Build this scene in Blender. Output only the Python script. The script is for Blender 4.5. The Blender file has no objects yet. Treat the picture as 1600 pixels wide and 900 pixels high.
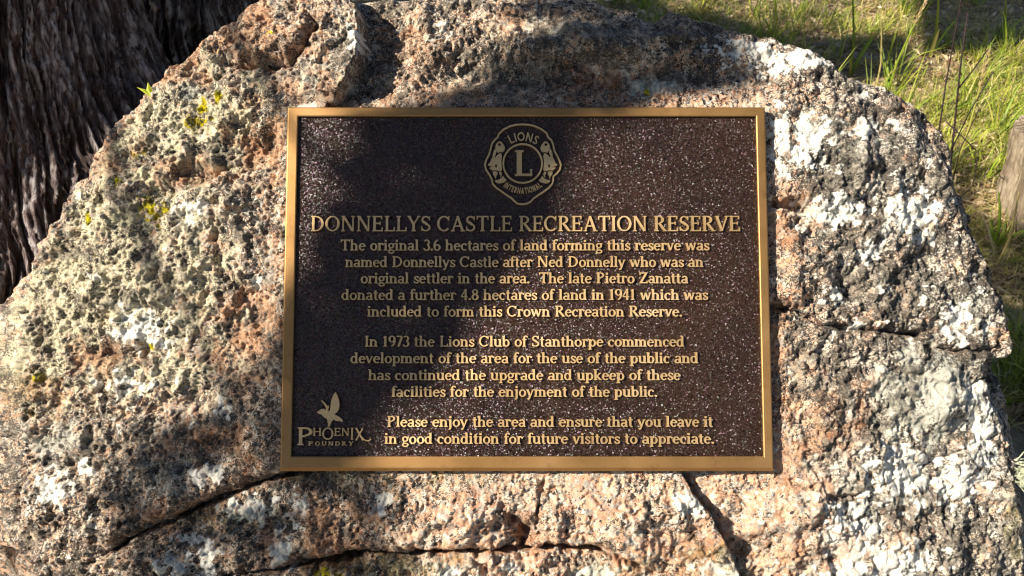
import bpy, math, random
import numpy as np
from mathutils import Vector, Matrix
from mathutils.geometry import tessellate_polygon

random.seed(7)
RNG = np.random.default_rng(7)
scene = bpy.context.scene
COL = scene.collection
rad = math.radians

# ------------------------------------------------------------------ camera
F_PX = 1385.6                      # focal length in pixels of a 1600 px wide frame
PITCH = rad(40.0)
RC = np.array(Matrix.Rotation(rad(90) - PITCH, 3, 'X'))
TILT = -0.0808
CEN = np.array([0.018, 0.0037, -1.0978])       # plaque centre in camera space
O = np.array([0.0, 0.0, 0.70])                 # plaque centre in the world
CAM = O - RC @ CEN
AU = np.array([1.0, 0, 0])
AV = RC @ np.array([0, math.cos(TILT), math.sin(TILT)])
AN = RC @ np.array([0, -math.sin(TILT), math.cos(TILT)])
cam_d = bpy.data.cameras.new("camera")
cam = bpy.data.objects.new("camera", cam_d)
COL.objects.link(cam)
cam.location = CAM
cam.rotation_euler = (rad(90) - PITCH, 0, 0)
cam_d.sensor_width = 36
cam_d.lens = 36 * F_PX / 1600
cam_d.clip_start = 0.02
cam_d.clip_end = 400
cam_d.dof.use_dof = True
cam_d.dof.focus_distance = 1.09
cam_d.dof.aperture_fstop = 13
scene.camera = cam

# ------------------------------------------------------------------ light
LS = np.array([-0.72, 0.27, 0.64]); LS /= np.linalg.norm(LS)      # towards the sun, in the plaque's own frame
SUN = LS[0] * AU + LS[1] * AV + LS[2] * AN
s_el = math.asin(SUN[2]); s_az = math.atan2(SUN[0], SUN[1])
world = bpy.data.worlds.new("World")
scene.world = world
world.use_nodes = True
wn = world.node_tree.nodes
sky = wn.new('ShaderNodeTexSky')
sky.sky_type = 'NISHITA'
sky.sun_disc = False
sky.sun_elevation = s_el
sky.sun_rotation = s_az
sky.altitude = 800
wn['Background'].inputs['Strength'].default_value = 0.05
world.node_tree.links.new(sky.outputs[0], wn['Background'].inputs['Color'])
sl = bpy.data.lights.new("sun", 'SUN')
sl.energy = 5.0
sl.angle = rad(0.53)
sl.color = (1.0, 0.90, 0.74)
sun = bpy.data.objects.new("sun", sl)
COL.objects.link(sun)
sun.location = Vector(SUN) * 20
sun.rotation_euler = Vector(SUN).to_track_quat('Z', 'Y').to_euler()
scene.view_settings.view_transform = 'Standard'
scene.view_settings.look = 'None'
scene.view_settings.exposure = 1.2
scene.view_settings.gamma = 1.0
scene.render.engine = 'CYCLES'
scene.cycles.filter_width = 1.1
scene.view_settings.use_curve_mapping = False

# ------------------------------------------------------------------ geometry of the view
def ray(px, py):
    d = np.array([(px - 800) / F_PX, (450 - py) / F_PX, -1.0])
    return RC @ d
def uv_of(px, py, w=0.0):
    """where the sight line through a photo pixel meets the plane at height w over the plaque plane"""
    d = ray(px, py)
    t = (w - np.dot(CAM - O, AN)) / np.dot(d, AN)
    p = CAM + t * d - O
    return np.array([np.dot(p, AU), np.dot(p, AV)])
def P3(u, v, w):
    return O + u * AU + v * AV + w * AN
def gp(px, py, z=0.0):
    d = ray(px, py)
    t = (z - CAM[2]) / d[2]
    return CAM + t * d
def px_of_uv(U, V, W=0.0):
    X = O[0] + U * AU[0] + V * AV[0] + W * AN[0] - CAM[0]
    Y = O[1] + U * AU[1] + V * AV[1] + W * AN[1] - CAM[1]
    Z = O[2] + U * AU[2] + V * AV[2] + W * AN[2] - CAM[2]
    return px_of_xyz(X, Y, Z)
def px_of_xyz(X, Y, Z):
    xc = RC[0, 0] * X + RC[1, 0] * Y + RC[2, 0] * Z
    yc = RC[0, 1] * X + RC[1, 1] * Y + RC[2, 1] * Z
    zc = RC[0, 2] * X + RC[1, 2] * Y + RC[2, 2] * Z
    return 800 + F_PX * xc / -zc, 450 - F_PX * yc / -zc, -zc

# ------------------------------------------------------------------ noise (numpy)
def _h(ix, iy, seed):
    h = (ix.astype(np.int64) * 374761393 + iy.astype(np.int64) * 668265263 + seed * 1442695041) & 0xFFFFFFFF
    h = ((h ^ (h >> 13)) * 1274126177) & 0xFFFFFFFF
    h = ((h ^ (h >> 16)) * 2246822519) & 0xFFFFFFFF
    return ((h ^ (h >> 15)) & 0xFFFFFF).astype(np.float32) / 16777216.0
def perlin(x, y, seed=0):
    xi = np.floor(x); yi = np.floor(y)
    xf = x - xi; yf = y - yi
    u = xf * xf * xf * (xf * (xf * 6 - 15) + 10); v = yf * yf * yf * (yf * (yf * 6 - 15) + 10)
    def g(ax, ay):
        a = _h(xi + ax, yi + ay, seed) * 6.2831853
        return np.cos(a) * (xf - ax) + np.sin(a) * (yf - ay)
    n0 = g(0, 0) * (1 - u) + g(1, 0) * u
    n1 = g(0, 1) * (1 - u) + g(1, 1) * u
    return (n0 * (1 - v) + n1 * v) * 1.5
def fbm(x, y, octs, seed=0, gain=0.5):
    a = 1.0; s = 0; t = 0
    for i in range(octs):
        s = s + a * perlin(x, y, seed + 17 * i); t += a
        a *= gain; x = x * 2.03 + 5.1; y = y * 2.03 + 3.7
    return s / t * 1.3
def worley(x, y, seed=0):
    xi = np.floor(x); yi = np.floor(y)
    f1 = np.full(x.shape, 9.0, np.float32); f2 = f1.copy(); idv = np.zeros(x.shape, np.float32)
    for dx in (-1, 0, 1):
        for dy in (-1, 0, 1):
            cx = xi + dx; cy = yi + dy
            d = np.hypot(cx + _h(cx, cy, seed) - x, cy + _h(cx, cy, seed + 5) - y)
            m = d < f1
            f2 = np.where(m, f1, np.minimum(f2, d))
            idv = np.where(m, _h(cx, cy, seed + 9), idv)
            f1 = np.where(m, d, f1)
    return f1, f2, idv
def sstep(a, b, x):
    t = np.clip((x - a) / (b - a), 0, 1)
    return t * t * (3 - 2 * t)
def poly_dist(U, V, pts, closed=False):
    """unsigned distance, nearest side sign and fraction along a polyline"""
    n = len(pts); best = np.full(U.shape, 1e9); side = np.zeros(U.shape); frac = np.zeros(U.shape)
    rng = range(n if closed else n - 1)
    for i in rng:
        a = np.array(pts[i]); b = np.array(pts[(i + 1) % n]); d = b - a
        L2 = max(d @ d, 1e-12)
        t = np.clip(((U - a[0]) * d[0] + (V - a[1]) * d[1]) / L2, 0, 1)
        dx = U - a[0] - t * d[0]; dy = V - a[1] - t * d[1]
        q = np.hypot(dx, dy); m = q < best
        best = np.where(m, q, best)
        side = np.where(m, np.sign(d[0] * dy - d[1] * dx), side)
        frac = np.where(m, (i + t) / len(rng), frac)
    return best, side, frac
def in_poly(U, V, pts):
    ins = np.zeros(np.shape(U), bool)
    n = len(pts)
    for i in range(n):
        x0, y0 = pts[i]; x1, y1 = pts[(i + 1) % n]
        if y0 == y1: continue
        c = ((y0 > V) != (y1 > V)) & (U < (x1 - x0) * (V - y0) / (y1 - y0) + x0)
        ins ^= c
    return ins

# ------------------------------------------------------------------ object helpers
def mesh_np(name, verts, quads=None, tris=None, mats=None, attrs=None, smooth=True):
    me = bpy.data.meshes.new(name)
    verts = np.asarray(verts, np.float32)
    me.vertices.add(len(verts)); me.vertices.foreach_set("co", verts.ravel())
    nq = 0 if quads is None else len(quads); nt = 0 if tris is None else len(tris)
    loops = []
    if nq: loops.append(np.asarray(quads, np.int32).ravel())
    if nt: loops.append(np.asarray(tris, np.int32).ravel())
    loops = np.concatenate(loops)
    me.loops.add(len(loops)); me.loops.foreach_set("vertex_index", loops)
    me.polygons.add(nq + nt)
    st = np.concatenate([np.arange(nq) * 4, nq * 4 + np.arange(nt) * 3]).astype(np.int32)
    me.polygons.foreach_set("loop_start", st)
    me.polygons.foreach_set("use_smooth", np.full(nq + nt, smooth))
    me.update(calc_edges=True)
    for k, a in (attrs or {}).items():
        at = me.attributes.new(k, 'FLOAT', 'POINT')
        at.data.foreach_set("value", np.asarray(a, np.float32).ravel())
    if mats: me.materials.append(mats)
    return me
def link(name, me, parent=None, kind=None, label=None, cat=None, group=None):
    o = bpy.data.objects.new(name, me); COL.objects.link(o)
    if parent is not None: o.parent = parent
    if kind: o['kind'] = kind
    if label: o['label'] = label
    if cat: o['category'] = cat
    if group: o['group'] = group
    return o
def empty(name, label, cat, loc=(0, 0, 0), group=None):
    o = link(name, None, None, None, label, cat, group); o.location = loc
    o.empty_display_size = 0.05
    return o
def grid_quads(nv, nu, mask=None):
    i = np.arange(nv * nu).reshape(nv, nu)
    q = np.stack([i[:-1, :-1], i[:-1, 1:], i[1:, 1:], i[1:, :-1]], -1)
    if mask is not None: q = q[mask]
    return q.reshape(-1, 4)
class MB:
    """collects simple pieces into one mesh"""
    def __init__(self): self.v = []; self.f = []
    def add(self, vs, fs):
        b = len(self.v); self.v += [tuple(map(float, p)) for p in vs]; self.f += [tuple(b + i for i in f) for f in fs]
    def tube(self, pts, rs, n=8, cap=True):
        rings = []
        pts = [Vector(p) for p in pts]
        for i, p in enumerate(pts):
            d = (pts[min(i + 1, len(pts) - 1)] - pts[max(i - 1, 0)]).normalized()
            a = d.cross(Vector((0.3, 0.2, 0.93)))
            a = a.normalized() if a.length > 1e-4 else d.orthogonal().normalized()
            b = d.cross(a)
            rings.append([p + (a * math.cos(2 * math.pi * k / n) + b * math.sin(2 * math.pi * k / n)) * rs[i] for k in range(n)])
        vs = [v for r in rings for v in r]
        fs = [(i * n + k, i * n + (k + 1) % n, (i + 1) * n + (k + 1) % n, (i + 1) * n + k) for i in range(len(pts) - 1) for k in range(n)]
        if cap: fs += [tuple(range(n))[::-1], tuple((len(pts) - 1) * n + k for k in range(n))]
        self.add(vs, fs)
    def mesh(self, name, mat, smooth=False):
        me = bpy.data.meshes.new(name); me.from_pydata(self.v, [], self.f); me.update()
        if smooth: me.polygons.foreach_set("use_smooth", [True] * len(me.polygons))
        me.materials.append(mat)
        return me

# ------------------------------------------------------------------ material helpers
def new_mat(name):
    m = bpy.data.materials.new(name); m.use_nodes = True
    nt = m.node_tree; b = nt.nodes['Principled BSDF']
    return m, nt, b
class N:
    def __init__(self, nt): self.nt = nt
    def node(self, t, **kw):
        n = self.nt.nodes.new(t)
        for k, v in kw.items(): setattr(n, k, v)
        return n
    def l(self, a, b): self.nt.links.new(a, b)
    def put(self, s, v):
        if isinstance(v, (int, float, tuple, list)):
            s.default_value = (tuple(v) + (1,) if isinstance(v, (tuple, list)) and len(v) == 3 and s.type == 'RGBA' else v)
        else: self.l(v, s)
    def coord(self, scale=(1, 1, 1)):
        t = self.node('ShaderNodeTexCoord'); m = self.node('ShaderNodeMapping')
        self.l(t.outputs['Object'], m.inputs[0]); m.inputs['Scale'].default_value = scale
        return m.outputs[0]
    def noise(self, v, s, d=3, r=0.5, dist=0.0):
        n = self.node('ShaderNodeTexNoise'); self.l(v, n.inputs['Vector'])
        n.inputs['Scale'].default_value = s; n.inputs['Detail'].default_value = d
        n.inputs['Roughness'].default_value = r; n.inputs['Distortion'].default_value = dist
        return n.outputs['Fac']
    def voro(self, v, s, feat='F1', out='Color'):
        n = self.node('ShaderNodeTexVoronoi', feature=feat); self.l(v, n.inputs['Vector'])
        n.inputs['Scale'].default_value = s
        return n.outputs[out]
    def attr(self, name):
        n = self.node('ShaderNodeAttribute', attribute_name=name); return n.outputs['Fac']
    def ramp(self, f, stops, interp='LINEAR'):
        n = self.node('ShaderNodeValToRGB'); self.put(n.inputs[0], f)
        cr = n.color_ramp; cr.interpolation = interp
        while len(cr.elements) < len(stops): cr.elements.new(0.5)
        for e, (p, c) in zip(cr.elements, stops):
            e.position = p; e.color = (c[0], c[1], c[2], 1) if not isinstance(c, float) else (c, c, c, 1)
        return n.outputs[0]
    def math(self, op, a, b=0.0, clamp=False):
        n = self.node('ShaderNodeMath', operation=op, use_clamp=clamp)
        self.put(n.inputs[0], a); self.put(n.inputs[1], b); return n.outputs[0]
    def mix(self, f, a, b, mode='MIX'):
        n = self.node('ShaderNodeMix', data_type='RGBA', blend_type=mode)
        self.put(n.inputs[0], f); self.put(n.inputs[6], a); self.put(n.inputs[7], b); return n.outputs[2]
    def maprange(self, f, a, b, c=0.0, d=1.0):
        n = self.node('ShaderNodeMapRange'); self.put(n.inputs[0], f)
        for i, x in enumerate((a, b, c, d)): n.inputs[i + 1].default_value = x
        return n.outputs[0]
    def bump(self, h, dist, strength=1.0, prev=None):
        n = self.node('ShaderNodeBump'); self.put(n.inputs['Height'], h)
        n.inputs['Distance'].default_value = dist; n.inputs['Strength'].default_value = strength
        if prev is not None: self.l(prev, n.inputs['Normal'])
        return n.outputs[0]

# granite with lichens: regions come from mesh attributes, grain from Voronoi crystals
def granite_material():
    m, nt, b = new_mat("lichened_granite"); n = N(nt)
    c0_ = n.coord()
    nd = n.node('ShaderNodeTexNoise'); n.l(c0_, nd.inputs['Vector']); nd.inputs['Scale'].default_value = 260; nd.inputs['Detail'].default_value = 2
    va = n.node('ShaderNodeVectorMath', operation='MULTIPLY_ADD'); n.l(nd.outputs['Color'], va.inputs[0]); va.inputs[1].default_value = (.016, .016, .016); n.l(c0_, va.inputs[2])
    c = va.outputs[0]
    v1 = n.voro(c, 210); sep = n.node('ShaderNodeSeparateColor'); n.l(v1, sep.inputs[0])
    r1, g1, b1 = sep.outputs
    v2 = n.voro(c, 105); sep2 = n.node('ShaderNodeSeparateColor'); n.l(v2, sep2.inputs[0])
    fine = n.noise(c, 420, 3, 0.6)
    pink = n.attr('pink'); dark = n.attr('dark')
    feld = n.mix(sep2.outputs[0], (0.50, 0.31, 0.21), (0.64, 0.52, 0.40))
    feld = n.mix(n.math('MULTIPLY', pink, 0.8, True), feld, (0.60, 0.36, 0.25))
    feld = n.mix(n.math('MULTIPLY', n.attr('cool'), n.maprange(n.noise(c0_, 25, 3), .4, .55)), feld, n.mix(g1, (0.34, 0.32, 0.28), (0.64, 0.60, 0.53)))
    quartz = n.mix(g1, (0.36, 0.32, 0.28), (0.66, 0.62, 0.54))
    col = n.mix(n.maprange(r1, 0.52, 0.60), feld, quartz)
    # biotite flecks, denser where the surface is weathered dark
    thr = n.math('MULTIPLY', dark, 0.5)
    isd = n.maprange(n.math('SUBTRACT', n.math('ADD', thr, 0.07), b1), -0.02, 0.03)
    col = n.mix(isd, col, n.mix(g1, (0.018, 0.016, 0.018), (0.10, 0.09, 0.085)))
    rust = n.attr('rust'); col = n.mix(n.math('MULTIPLY', rust, 0.75), col, n.mix(g1, (0.20, 0.07, 0.035), (0.34, 0.16, 0.07)))
    # crusts
    gr = n.attr('green'); col = n.mix(n.math('MULTIPLY', n.maprange(n.math('ADD', gr, n.math('SUBTRACT', fine, 0.5)), 0.35, 0.6), 0.9), col,
                                      n.mix(n.noise(c0_, 150, 4, 0.7), (0.13, 0.11, 0.06), (1.0, 0.93, 0.70)))
    gy = n.attr('grey'); col = n.mix(n.math('MULTIPLY', n.maprange(n.math('ADD', gy, n.math('SUBTRACT', fine, 0.5)), 0.4, 0.6), 0.88), col,
                                     n.mix(g1, (0.36, 0.36, 0.32), (0.54, 0.53, 0.46)))
    ch = n.attr('char'); col = n.mix(n.math('MULTIPLY', n.maprange(n.math('ADD', ch, n.math('SUBTRACT', fine, 0.5)), 0.4, 0.6), 0.72), col,
                                     n.mix(g1, (0.02, 0.02, 0.02), (0.30, 0.27, 0.22)))
    wh = n.attr('white'); col = n.mix(n.math('MULTIPLY', n.maprange(n.math('ADD', wh, n.math('SUBTRACT', fine, 0.5)), 0.42, 0.58), 0.95), col,
                                      n.mix(g1, (0.62, 0.61, 0.55), (0.82, 0.81, 0.76)))
    ye = n.attr('yellow'); col = n.mix(n.maprange(n.math('ADD', ye, n.math('SUBTRACT', fine, 0.5)), 0.42, 0.58), col,
                                       n.mix(g1, (0.26, 0.24, 0.02), (0.50, 0.42, 0.04)))
    oc = n.attr('ochre'); col = n.mix(n.math('MULTIPLY', n.maprange(n.math('ADD', oc, n.math('SUBTRACT', fine, 0.5)), 0.3, 0.8), 0.6), col, n.mix(g1, (0.33, 0.15, 0.08), (0.62, 0.39, 0.25)))
    mo = n.attr('moss'); col = n.mix(n.math('MULTIPLY', mo, 0.7), col, n.mix(g1, (0.10, 0.10, 0.03), (0.25, 0.22, 0.08)))
    sp1 = n.voro(c, 300); ss = n.node('ShaderNodeSeparateColor'); n.l(sp1, ss.inputs[0])
    patchy = n.noise(c0_, 38, 4, 0.65)
    lim = n.math('SUBTRACT', n.math('ADD', n.maprange(patchy, 0.36, 0.64, 0.08, 0.62), n.math('MULTIPLY', dark, 0.22)), n.math('MULTIPLY', n.maprange(wh, .45, .7), 0.42))
    lim = n.math('SUBTRACT', lim, n.math('MULTIPLY', pink, 0.14)); lim = n.math('SUBTRACT', lim, n.math('MULTIPLY', n.maprange(gy, .5, .8), 0.26))
    col = n.mix(n.math('MULTIPLY', n.maprange(n.math('SUBTRACT', lim, n.math('ADD', n.math('MULTIPLY', ss.outputs[0], 0.35), n.maprange(n.noise(c0_, 380, 3, 0.7), 0.34, 0.66, 0.0, 0.65))), -0.03, 0.03), 0.93), col, n.mix(ss.outputs[1], (0.02, 0.018, 0.02), (0.13, 0.11, 0.09)))
    hs = n.node('ShaderNodeHueSaturation'); n.l(col, hs.inputs['Color']); hs.inputs['Saturation'].default_value = 1.12
    n.l(n.maprange(n.noise(c, 60, 2), 0.3, 0.7, 0.85, 1.15), hs.inputs['Value'])
    n.l(hs.outputs[0], b.inputs['Base Color'])
    b.inputs['Roughness'].default_value = 0.85
    b.inputs['Specular IOR Level'].default_value = 0.25
    h = n.math('ADD', n.math('MULTIPLY', n.voro(c, 330, 'F1', 'Distance'), -0.6), fine)
    n.l(n.bump(h, 0.0022, 0.9), b.inputs['Normal'])
    return m
def bark_material():
    m, nt, b = new_mat("stringy_bark"); n = N(nt)
    c = n.coord((1, 1, 0.07)); c2 = n.coord()
    f = n.noise(c, 80, 5, 0.65, 0.0); g = n.noise(c2, 7, 3, 0.6); k = n.noise(n.coord((1, 1, 0.12)), 190, 3, 0.6)
    col = n.ramp(f, [(0.36, (0.018, 0.010, 0.010)), (0.47, (0.10, 0.07, 0.065)), (0.55, (0.24, 0.21, 0.21)), (0.70, (0.46, 0.43, 0.43))])
    col = n.mix(n.maprange(g, 0.55, 0.75, 0, .5), col, (0.11, 0.07, 0.055))
    col = n.mix(n.maprange(k, 0.5, 0.75, 0.0, 0.35), col, (0.40, 0.38, 0.38))
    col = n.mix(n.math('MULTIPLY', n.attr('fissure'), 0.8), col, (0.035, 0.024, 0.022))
    n.l(col, b.inputs['Base Color']); b.inputs['Roughness'].default_value = 0.9
    b.inputs['Specular IOR Level'].default_value = 0.05
    n.l(n.bump(n.math('ADD', f, n.math('MULTIPLY', k, 0.25)), 0.006, 1.0), b.inputs['Normal'])
    return m
def brass_material(name, dull):
    m, nt, b = new_mat(name); n = N(nt)
    c = n.coord((1, 14, 1)); c2 = n.coord()
    st = n.noise(c2, 9, 4, 0.6); f = n.noise(c, 260, 3, 0.6)
    col = n.ramp(st, [(0.3, (0.58, 0.38, 0.17)), (0.55, (0.70, 0.49, 0.25)), (0.75, (0.76, 0.58, 0.36))])
    tz = n.noise(c2, 55, 5, 0.7); col = n.mix(n.maprange(tz, 0.55, 0.75, 0, 0.6), col, (0.22, 0.14, 0.07))
    sc = n.noise(n.coord((3, 60, 1)), 40, 2); col = n.mix(n.maprange(sc, 0.66, 0.72, 0, 0.5), col, (0.8, 0.66, 0.42))
    col = n.mix(1.0, col, dull, 'MULTIPLY')
    col = n.mix(n.maprange(f, 0.3, 0.7, 0.0, 0.35), col, (0.36, 0.22, 0.09))
    n.l(col, b.inputs['Base Color'])
    b.inputs['Metallic'].default_value = 0.85
    n.l(n.maprange(st, 0.3, 0.7, 0.42, 0.58), b.inputs['Roughness'])
    n.l(n.bump(n.math('ADD', f, n.noise(c2, 700, 2)), 0.0003, 0.6), b.inputs['Normal'])
    return m
def panel_material():
    m, nt, b = new_mat("leather_textured_dark_bronze"); n = N(nt)
    c = n.coord()
    big = n.noise(c, 7, 3); v = n.voro(c, 430, 'F1', 'Distance'); f = n.noise(c, 900, 3, 0.65); g = n.voro(c, 900)
    col = n.ramp(big, [(0.3, (0.014, 0.007, 0.004)), (0.7, (0.025, 0.012, 0.006))])
    sp = n.node('ShaderNodeSeparateColor'); n.l(g, sp.inputs[0])
    col = n.mix(n.maprange(sp.outputs[0], 0.7, 1.0, 0, 0.5), col, (0.05, 0.03, 0.016))
    n.l(col, b.inputs['Base Color'])
    b.inputs['Specular IOR Level'].default_value = 0.42
    b.inputs['Roughness'].default_value = 0.27
    b.inputs['Coat Weight'].default_value = 0.0
    # small tilted facets of the hammered, lacquered casting
    fc = n.voro(c, 720); geo = n.node('ShaderNodeNewGeometry')
    va = n.node('ShaderNodeVectorMath', operation='SUBTRACT'); n.l(fc, va.inputs[0]); va.inputs[1].default_value = (.5, .5, .5)
    vb = n.node('ShaderNodeVectorMath', operation='SCALE'); n.l(va.outputs[0], vb.inputs[0])
    n.l(n.maprange(n.noise(c, 300, 2), 0.38, 0.6, 0.35, 1.5), vb.inputs['Scale'])
    vc = n.node('ShaderNodeVectorMath', operation='ADD'); n.l(vb.outputs[0], vc.inputs[0]); n.l(geo.outputs['Normal'], vc.inputs[1])
    vd = n.node('ShaderNodeVectorMath', operation='NORMALIZE'); n.l(vc.outputs[0], vd.inputs[0])
    h = n.math('ADD', n.math('MULTIPLY', v, -0.9), n.math('MULTIPLY', f, 1.2))
    bp = n.bump(h, 0.0002, 1.0, vd.outputs[0]); n.l(bp, b.inputs['Normal'])
    tint = n.node('ShaderNodeSeparateColor'); n.l(n.voro(c, 300), tint.inputs[0])
    n.l(n.mix(tint.outputs[2], (1.0, 0.62, 0.95), (0.75, 0.95, 0.9)), b.inputs['Specular Tint'])
    return m
def grass_material(name, stops):
    m, nt, b = new_mat(name); n = N(nt)
    t = n.attr('tone'); c = n.coord()
    col = n.ramp(t, stops)
    col = n.mix(n.maprange(n.noise(c, 30, 3), 0.35, 0.7, 0, 0.35), col, (0.30, 0.26, 0.10))
    n.l(col, b.inputs['Base Color']); b.inputs['Roughness'].default_value = 0.55
    tr = n.node('ShaderNodeBsdfTranslucent'); n.l(col, tr.inputs[0])
    mx = n.node('ShaderNodeMixShader'); mx.inputs[0].default_value = 0.3
    n.l(b.outputs[0], mx.inputs[1]); n.l(tr.outputs[0], mx.inputs[2])
    n.l(mx.outputs[0], nt.nodes['Material Output'].inputs[0])
    return m
def noisy_material(name, stops, scale, rough=0.8, bump=0.004, stretch=(1, 1, 1)):
    m, nt, b = new_mat(name); n = N(nt)
    c = n.coord(stretch); f = n.noise(c, scale, 6, 0.7)
    col = n.ramp(f, stops); n.l(col, b.inputs['Base Color'])
    b.inputs['Roughness'].default_value = rough; b.inputs['Specular IOR Level'].default_value = 0.25
    n.l(n.bump(n.math('ADD', f, n.noise(c, scale * 5, 3)), bump), b.inputs['Normal'])
    return m
M_ROCK = granite_material()
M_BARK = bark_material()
M_BRASS = brass_material("polished_bronze_lettering", (1.0, 1.0, 1.0)); M_FRAME = brass_material("brushed_bronze_frame", (0.48, 0.38, 0.28))
M_PANEL = panel_material()
M_GRASS = grass_material("grass_blades", [(0.0, (0.06, 0.13, 0.008)), (0.35, (0.19, 0.31, 0.012)), (0.6, (0.42, 0.46, 0.035)), (0.8, (0.50, 0.42, 0.15)), (1.0, (0.55, 0.45, 0.26))])
M_LEAF = grass_material("gum_leaves", [(0.0, (0.045, 0.075, 0.03)), (0.6, (0.08, 0.12, 0.04)), (1.0, (0.16, 0.15, 0.06))])
M_STRAW = grass_material("ripe_seed_head", [(0.0, (0.34, 0.22, 0.11)), (1.0, (0.55, 0.42, 0.24))])
M_LITTER = grass_material("dry_leaf_litter", [(0.0, (0.10, 0.05, 0.03)), (0.3, (0.34, 0.19, 0.10)), (0.6, (0.60, 0.42, 0.25)), (1.0, (0.80, 0.68, 0.50))])
M_TWIG = noisy_material("charred_twig", [(0.3, (0.012, 0.009, 0.012)), (0.7, (0.06, 0.035, 0.035))], 60)
M_DIRT = noisy_material("dry_dirt", [(0.25, (0.07, 0.05, 0.035)), (0.5, (0.25, 0.19, 0.12)), (0.75, (0.48, 0.38, 0.25))], 9, 0.95, 0.02)
M_WOOD = noisy_material("weathered_wood", [(0.3, (0.07, 0.05, 0.035)), (0.5, (0.22, 0.17, 0.12)), (0.7, (0.40, 0.34, 0.26))], 26, 0.9, 0.006, (1, 1, 0.12))
M_LICHEN = noisy_material("beard_lichen", [(0.3, (0.35, 0.38, 0.25)), (0.7, (0.62, 0.64, 0.48))], 80)

# ================================================================== BOULDER
def feat(pts): return [tuple(uv_of(*p)) for p in pts]
SIL_PX = [(-60, 470), (0, 441), (40, 392), (80, 346), (122, 282), (150, 238), (185, 195), (216, 160), (262, 123), (330, 73), (385, 24), (415, -6), (470, -22), (560, -28),
          (700, -26), (840, -18), (930, -6), (975, 8), (1008, 22), (1026, 30), (1042, 15), (1062, 13), (1092, 30), (1138, 55), (1202, 66), (1262, 94), (1322, 130),
          (1388, 160), (1440, 192), (1476, 236), (1502, 296), (1532, 366), (1564, 441), (1592, 516), (1594, 545), (1590, 575), (1622, 640), (1640, 720), (1655, 800), (1668, 900),
          (1640, 1100), (1680, 1700), (40, 1700), (80, 1090), (66, 955), (48, 922), (28, 893), (0, 876), (-60, 866), (-150, 820), (-160, 600)]
PXM = 0.6 / 757.0                      # metres per photo pixel at the plaque
SHIFT = {}
def build_boulder():
    du = 0.00145
    fu = np.arange(-0.665, 0.665, du); fv = np.arange(-0.375, 0.40, du)
    def outer(start, end, mx=0.03):
        o = []; x = start; s = 0.003
        while abs(x - start) < abs(end - start):
            s = min(s * 1.25, mx); x += math.copysign(s, end - start); o.append(x)
        return o
    us = np.array(outer(fu[0], -1.15)[::-1] + list(fu) + outer(fu[-1], 1.25))
    vs = np.array(outer(fv[0], -1.25, 0.009)[::-1] + list(fv) + outer(fv[-1], 0.75))
    U, V = np.meshgrid(us, vs)
    X, Y, _ = px_of_uv(U, V, -0.014)       # photo pixels of every grid point
    # ---- outline
    sil = [tuple(uv_of(x, y, -0.075)) for x, y in SIL_PX]
    wob = 0.0035 * fbm(U * 45, V * 45, 4, 3) + 0.0035 * fbm(U * 14, V * 14, 2, 8)
    d, _, _ = poly_dist(U, V, sil, True)
    sd = np.where(in_poly(U, V, sil), d, -d) + wob
    # ---- large form
    W = np.full(U.shape, -0.014)
    W -= 0.42 * np.clip(-0.33 - U, 0, None) ** 1.6
    W -= 0.36 * np.clip(U - 0.37, 0, None) ** 1.6
    W -= 0.55 * np.clip(V - 0.22, 0, None) ** 1.4
    W -= 0.20 * np.clip(-0.27 - V, 0, None) ** 1.4
    X, Y, _ = px_of_uv(U, V, np.maximum(W, -0.15))
    nearp = sstep(0.0, 0.05, np.maximum(np.maximum(np.abs(U) - 0.305, np.abs(V) - 0.23), 0))   # 0 under the plaque
    W += nearp * (0.016 * fbm(U * 6 + 3, V * 6, 3, 21) + 0.013 * fbm(U * 20, V * 20, 3, 31))
    # ---- named features, traced in photo pixels
    CRK = np.zeros(U.shape)
    wx = 5 * fbm(U * 60, V * 60, 3, 41); wy = 5 * fbm(U * 60 + 9, V * 60, 3, 42)
    Xw = X + wx; Yw = Y + wy
    def crack(pts, width, depth, high=0.0, hw=40, low=0.0, lw=40, taper=True):
        nonlocal W, CRK
        dd, sd_, fr = poly_dist(Xw, Yw, pts)
        wd = width * (0.6 + 0.8 * np.abs(perlin(X * 0.03, Y * 0.03, 77)))
        endf = (np.clip(np.minimum(fr, 1 - fr) * 8, 0.15, 1) if taper else 1.0)
        W -= depth * np.exp(-(dd / wd) ** 2) * endf
        CRK = np.maximum(CRK, np.exp(-(dd / (wd * 2.6)) ** 2) * endf * min(1, depth / .016))
        # image y runs down, so side>0 lies below / left of the direction of travel
        if high: W += high * np.exp(-dd / hw) * sstep(-1, 1, -sd_ * dd) * endf
        if low: W -= low * np.exp(-dd / lw) * sstep(-1, 1, sd_ * dd) * endf
    crack([(150, 872), (190, 845), (260, 812), (330, 780), (400, 752), (445, 740), (500, 734)], 9, 0.024, high=0.012, hw=60, low=0.006)
    crack([(300, 905), (430, 892), (520, 878), (560, 865), (670, 862), (800, 857), (880, 853), (950, 862), (1000, 886), (1060, 905)], 6, 0.018, high=0.010, hw=30, low=0.008)
    crack([(440, 880), (520, 874), (575, 862)], 13, 0.018, high=0.008, low=0.010)
    crack([(640, 868), (700, 858), (740, 872), (770, 900)], 4, 0.007)
    crack([(852, 740), (838, 800), (842, 850)], 4, 0.010)
    crack([(790, 800), (826, 835), (812, 856)], 10, 0.020)
    crack([(1205, 318), (1250, 320), (1268, 332)], 9, 0.022)
    crack([(1205, 474), (1240, 480)], 10, 0.022)
    crack([(1205, 477), (1245, 480), (1290, 505), (1340, 512), (1430, 520), (1456, 542), (1500, 546), (1590, 546)], 5, 0.011, high=0.005, low=0.006)
    crack([(1425, 518), (1445, 530), (1462, 547)], 9, 0.014)
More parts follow.
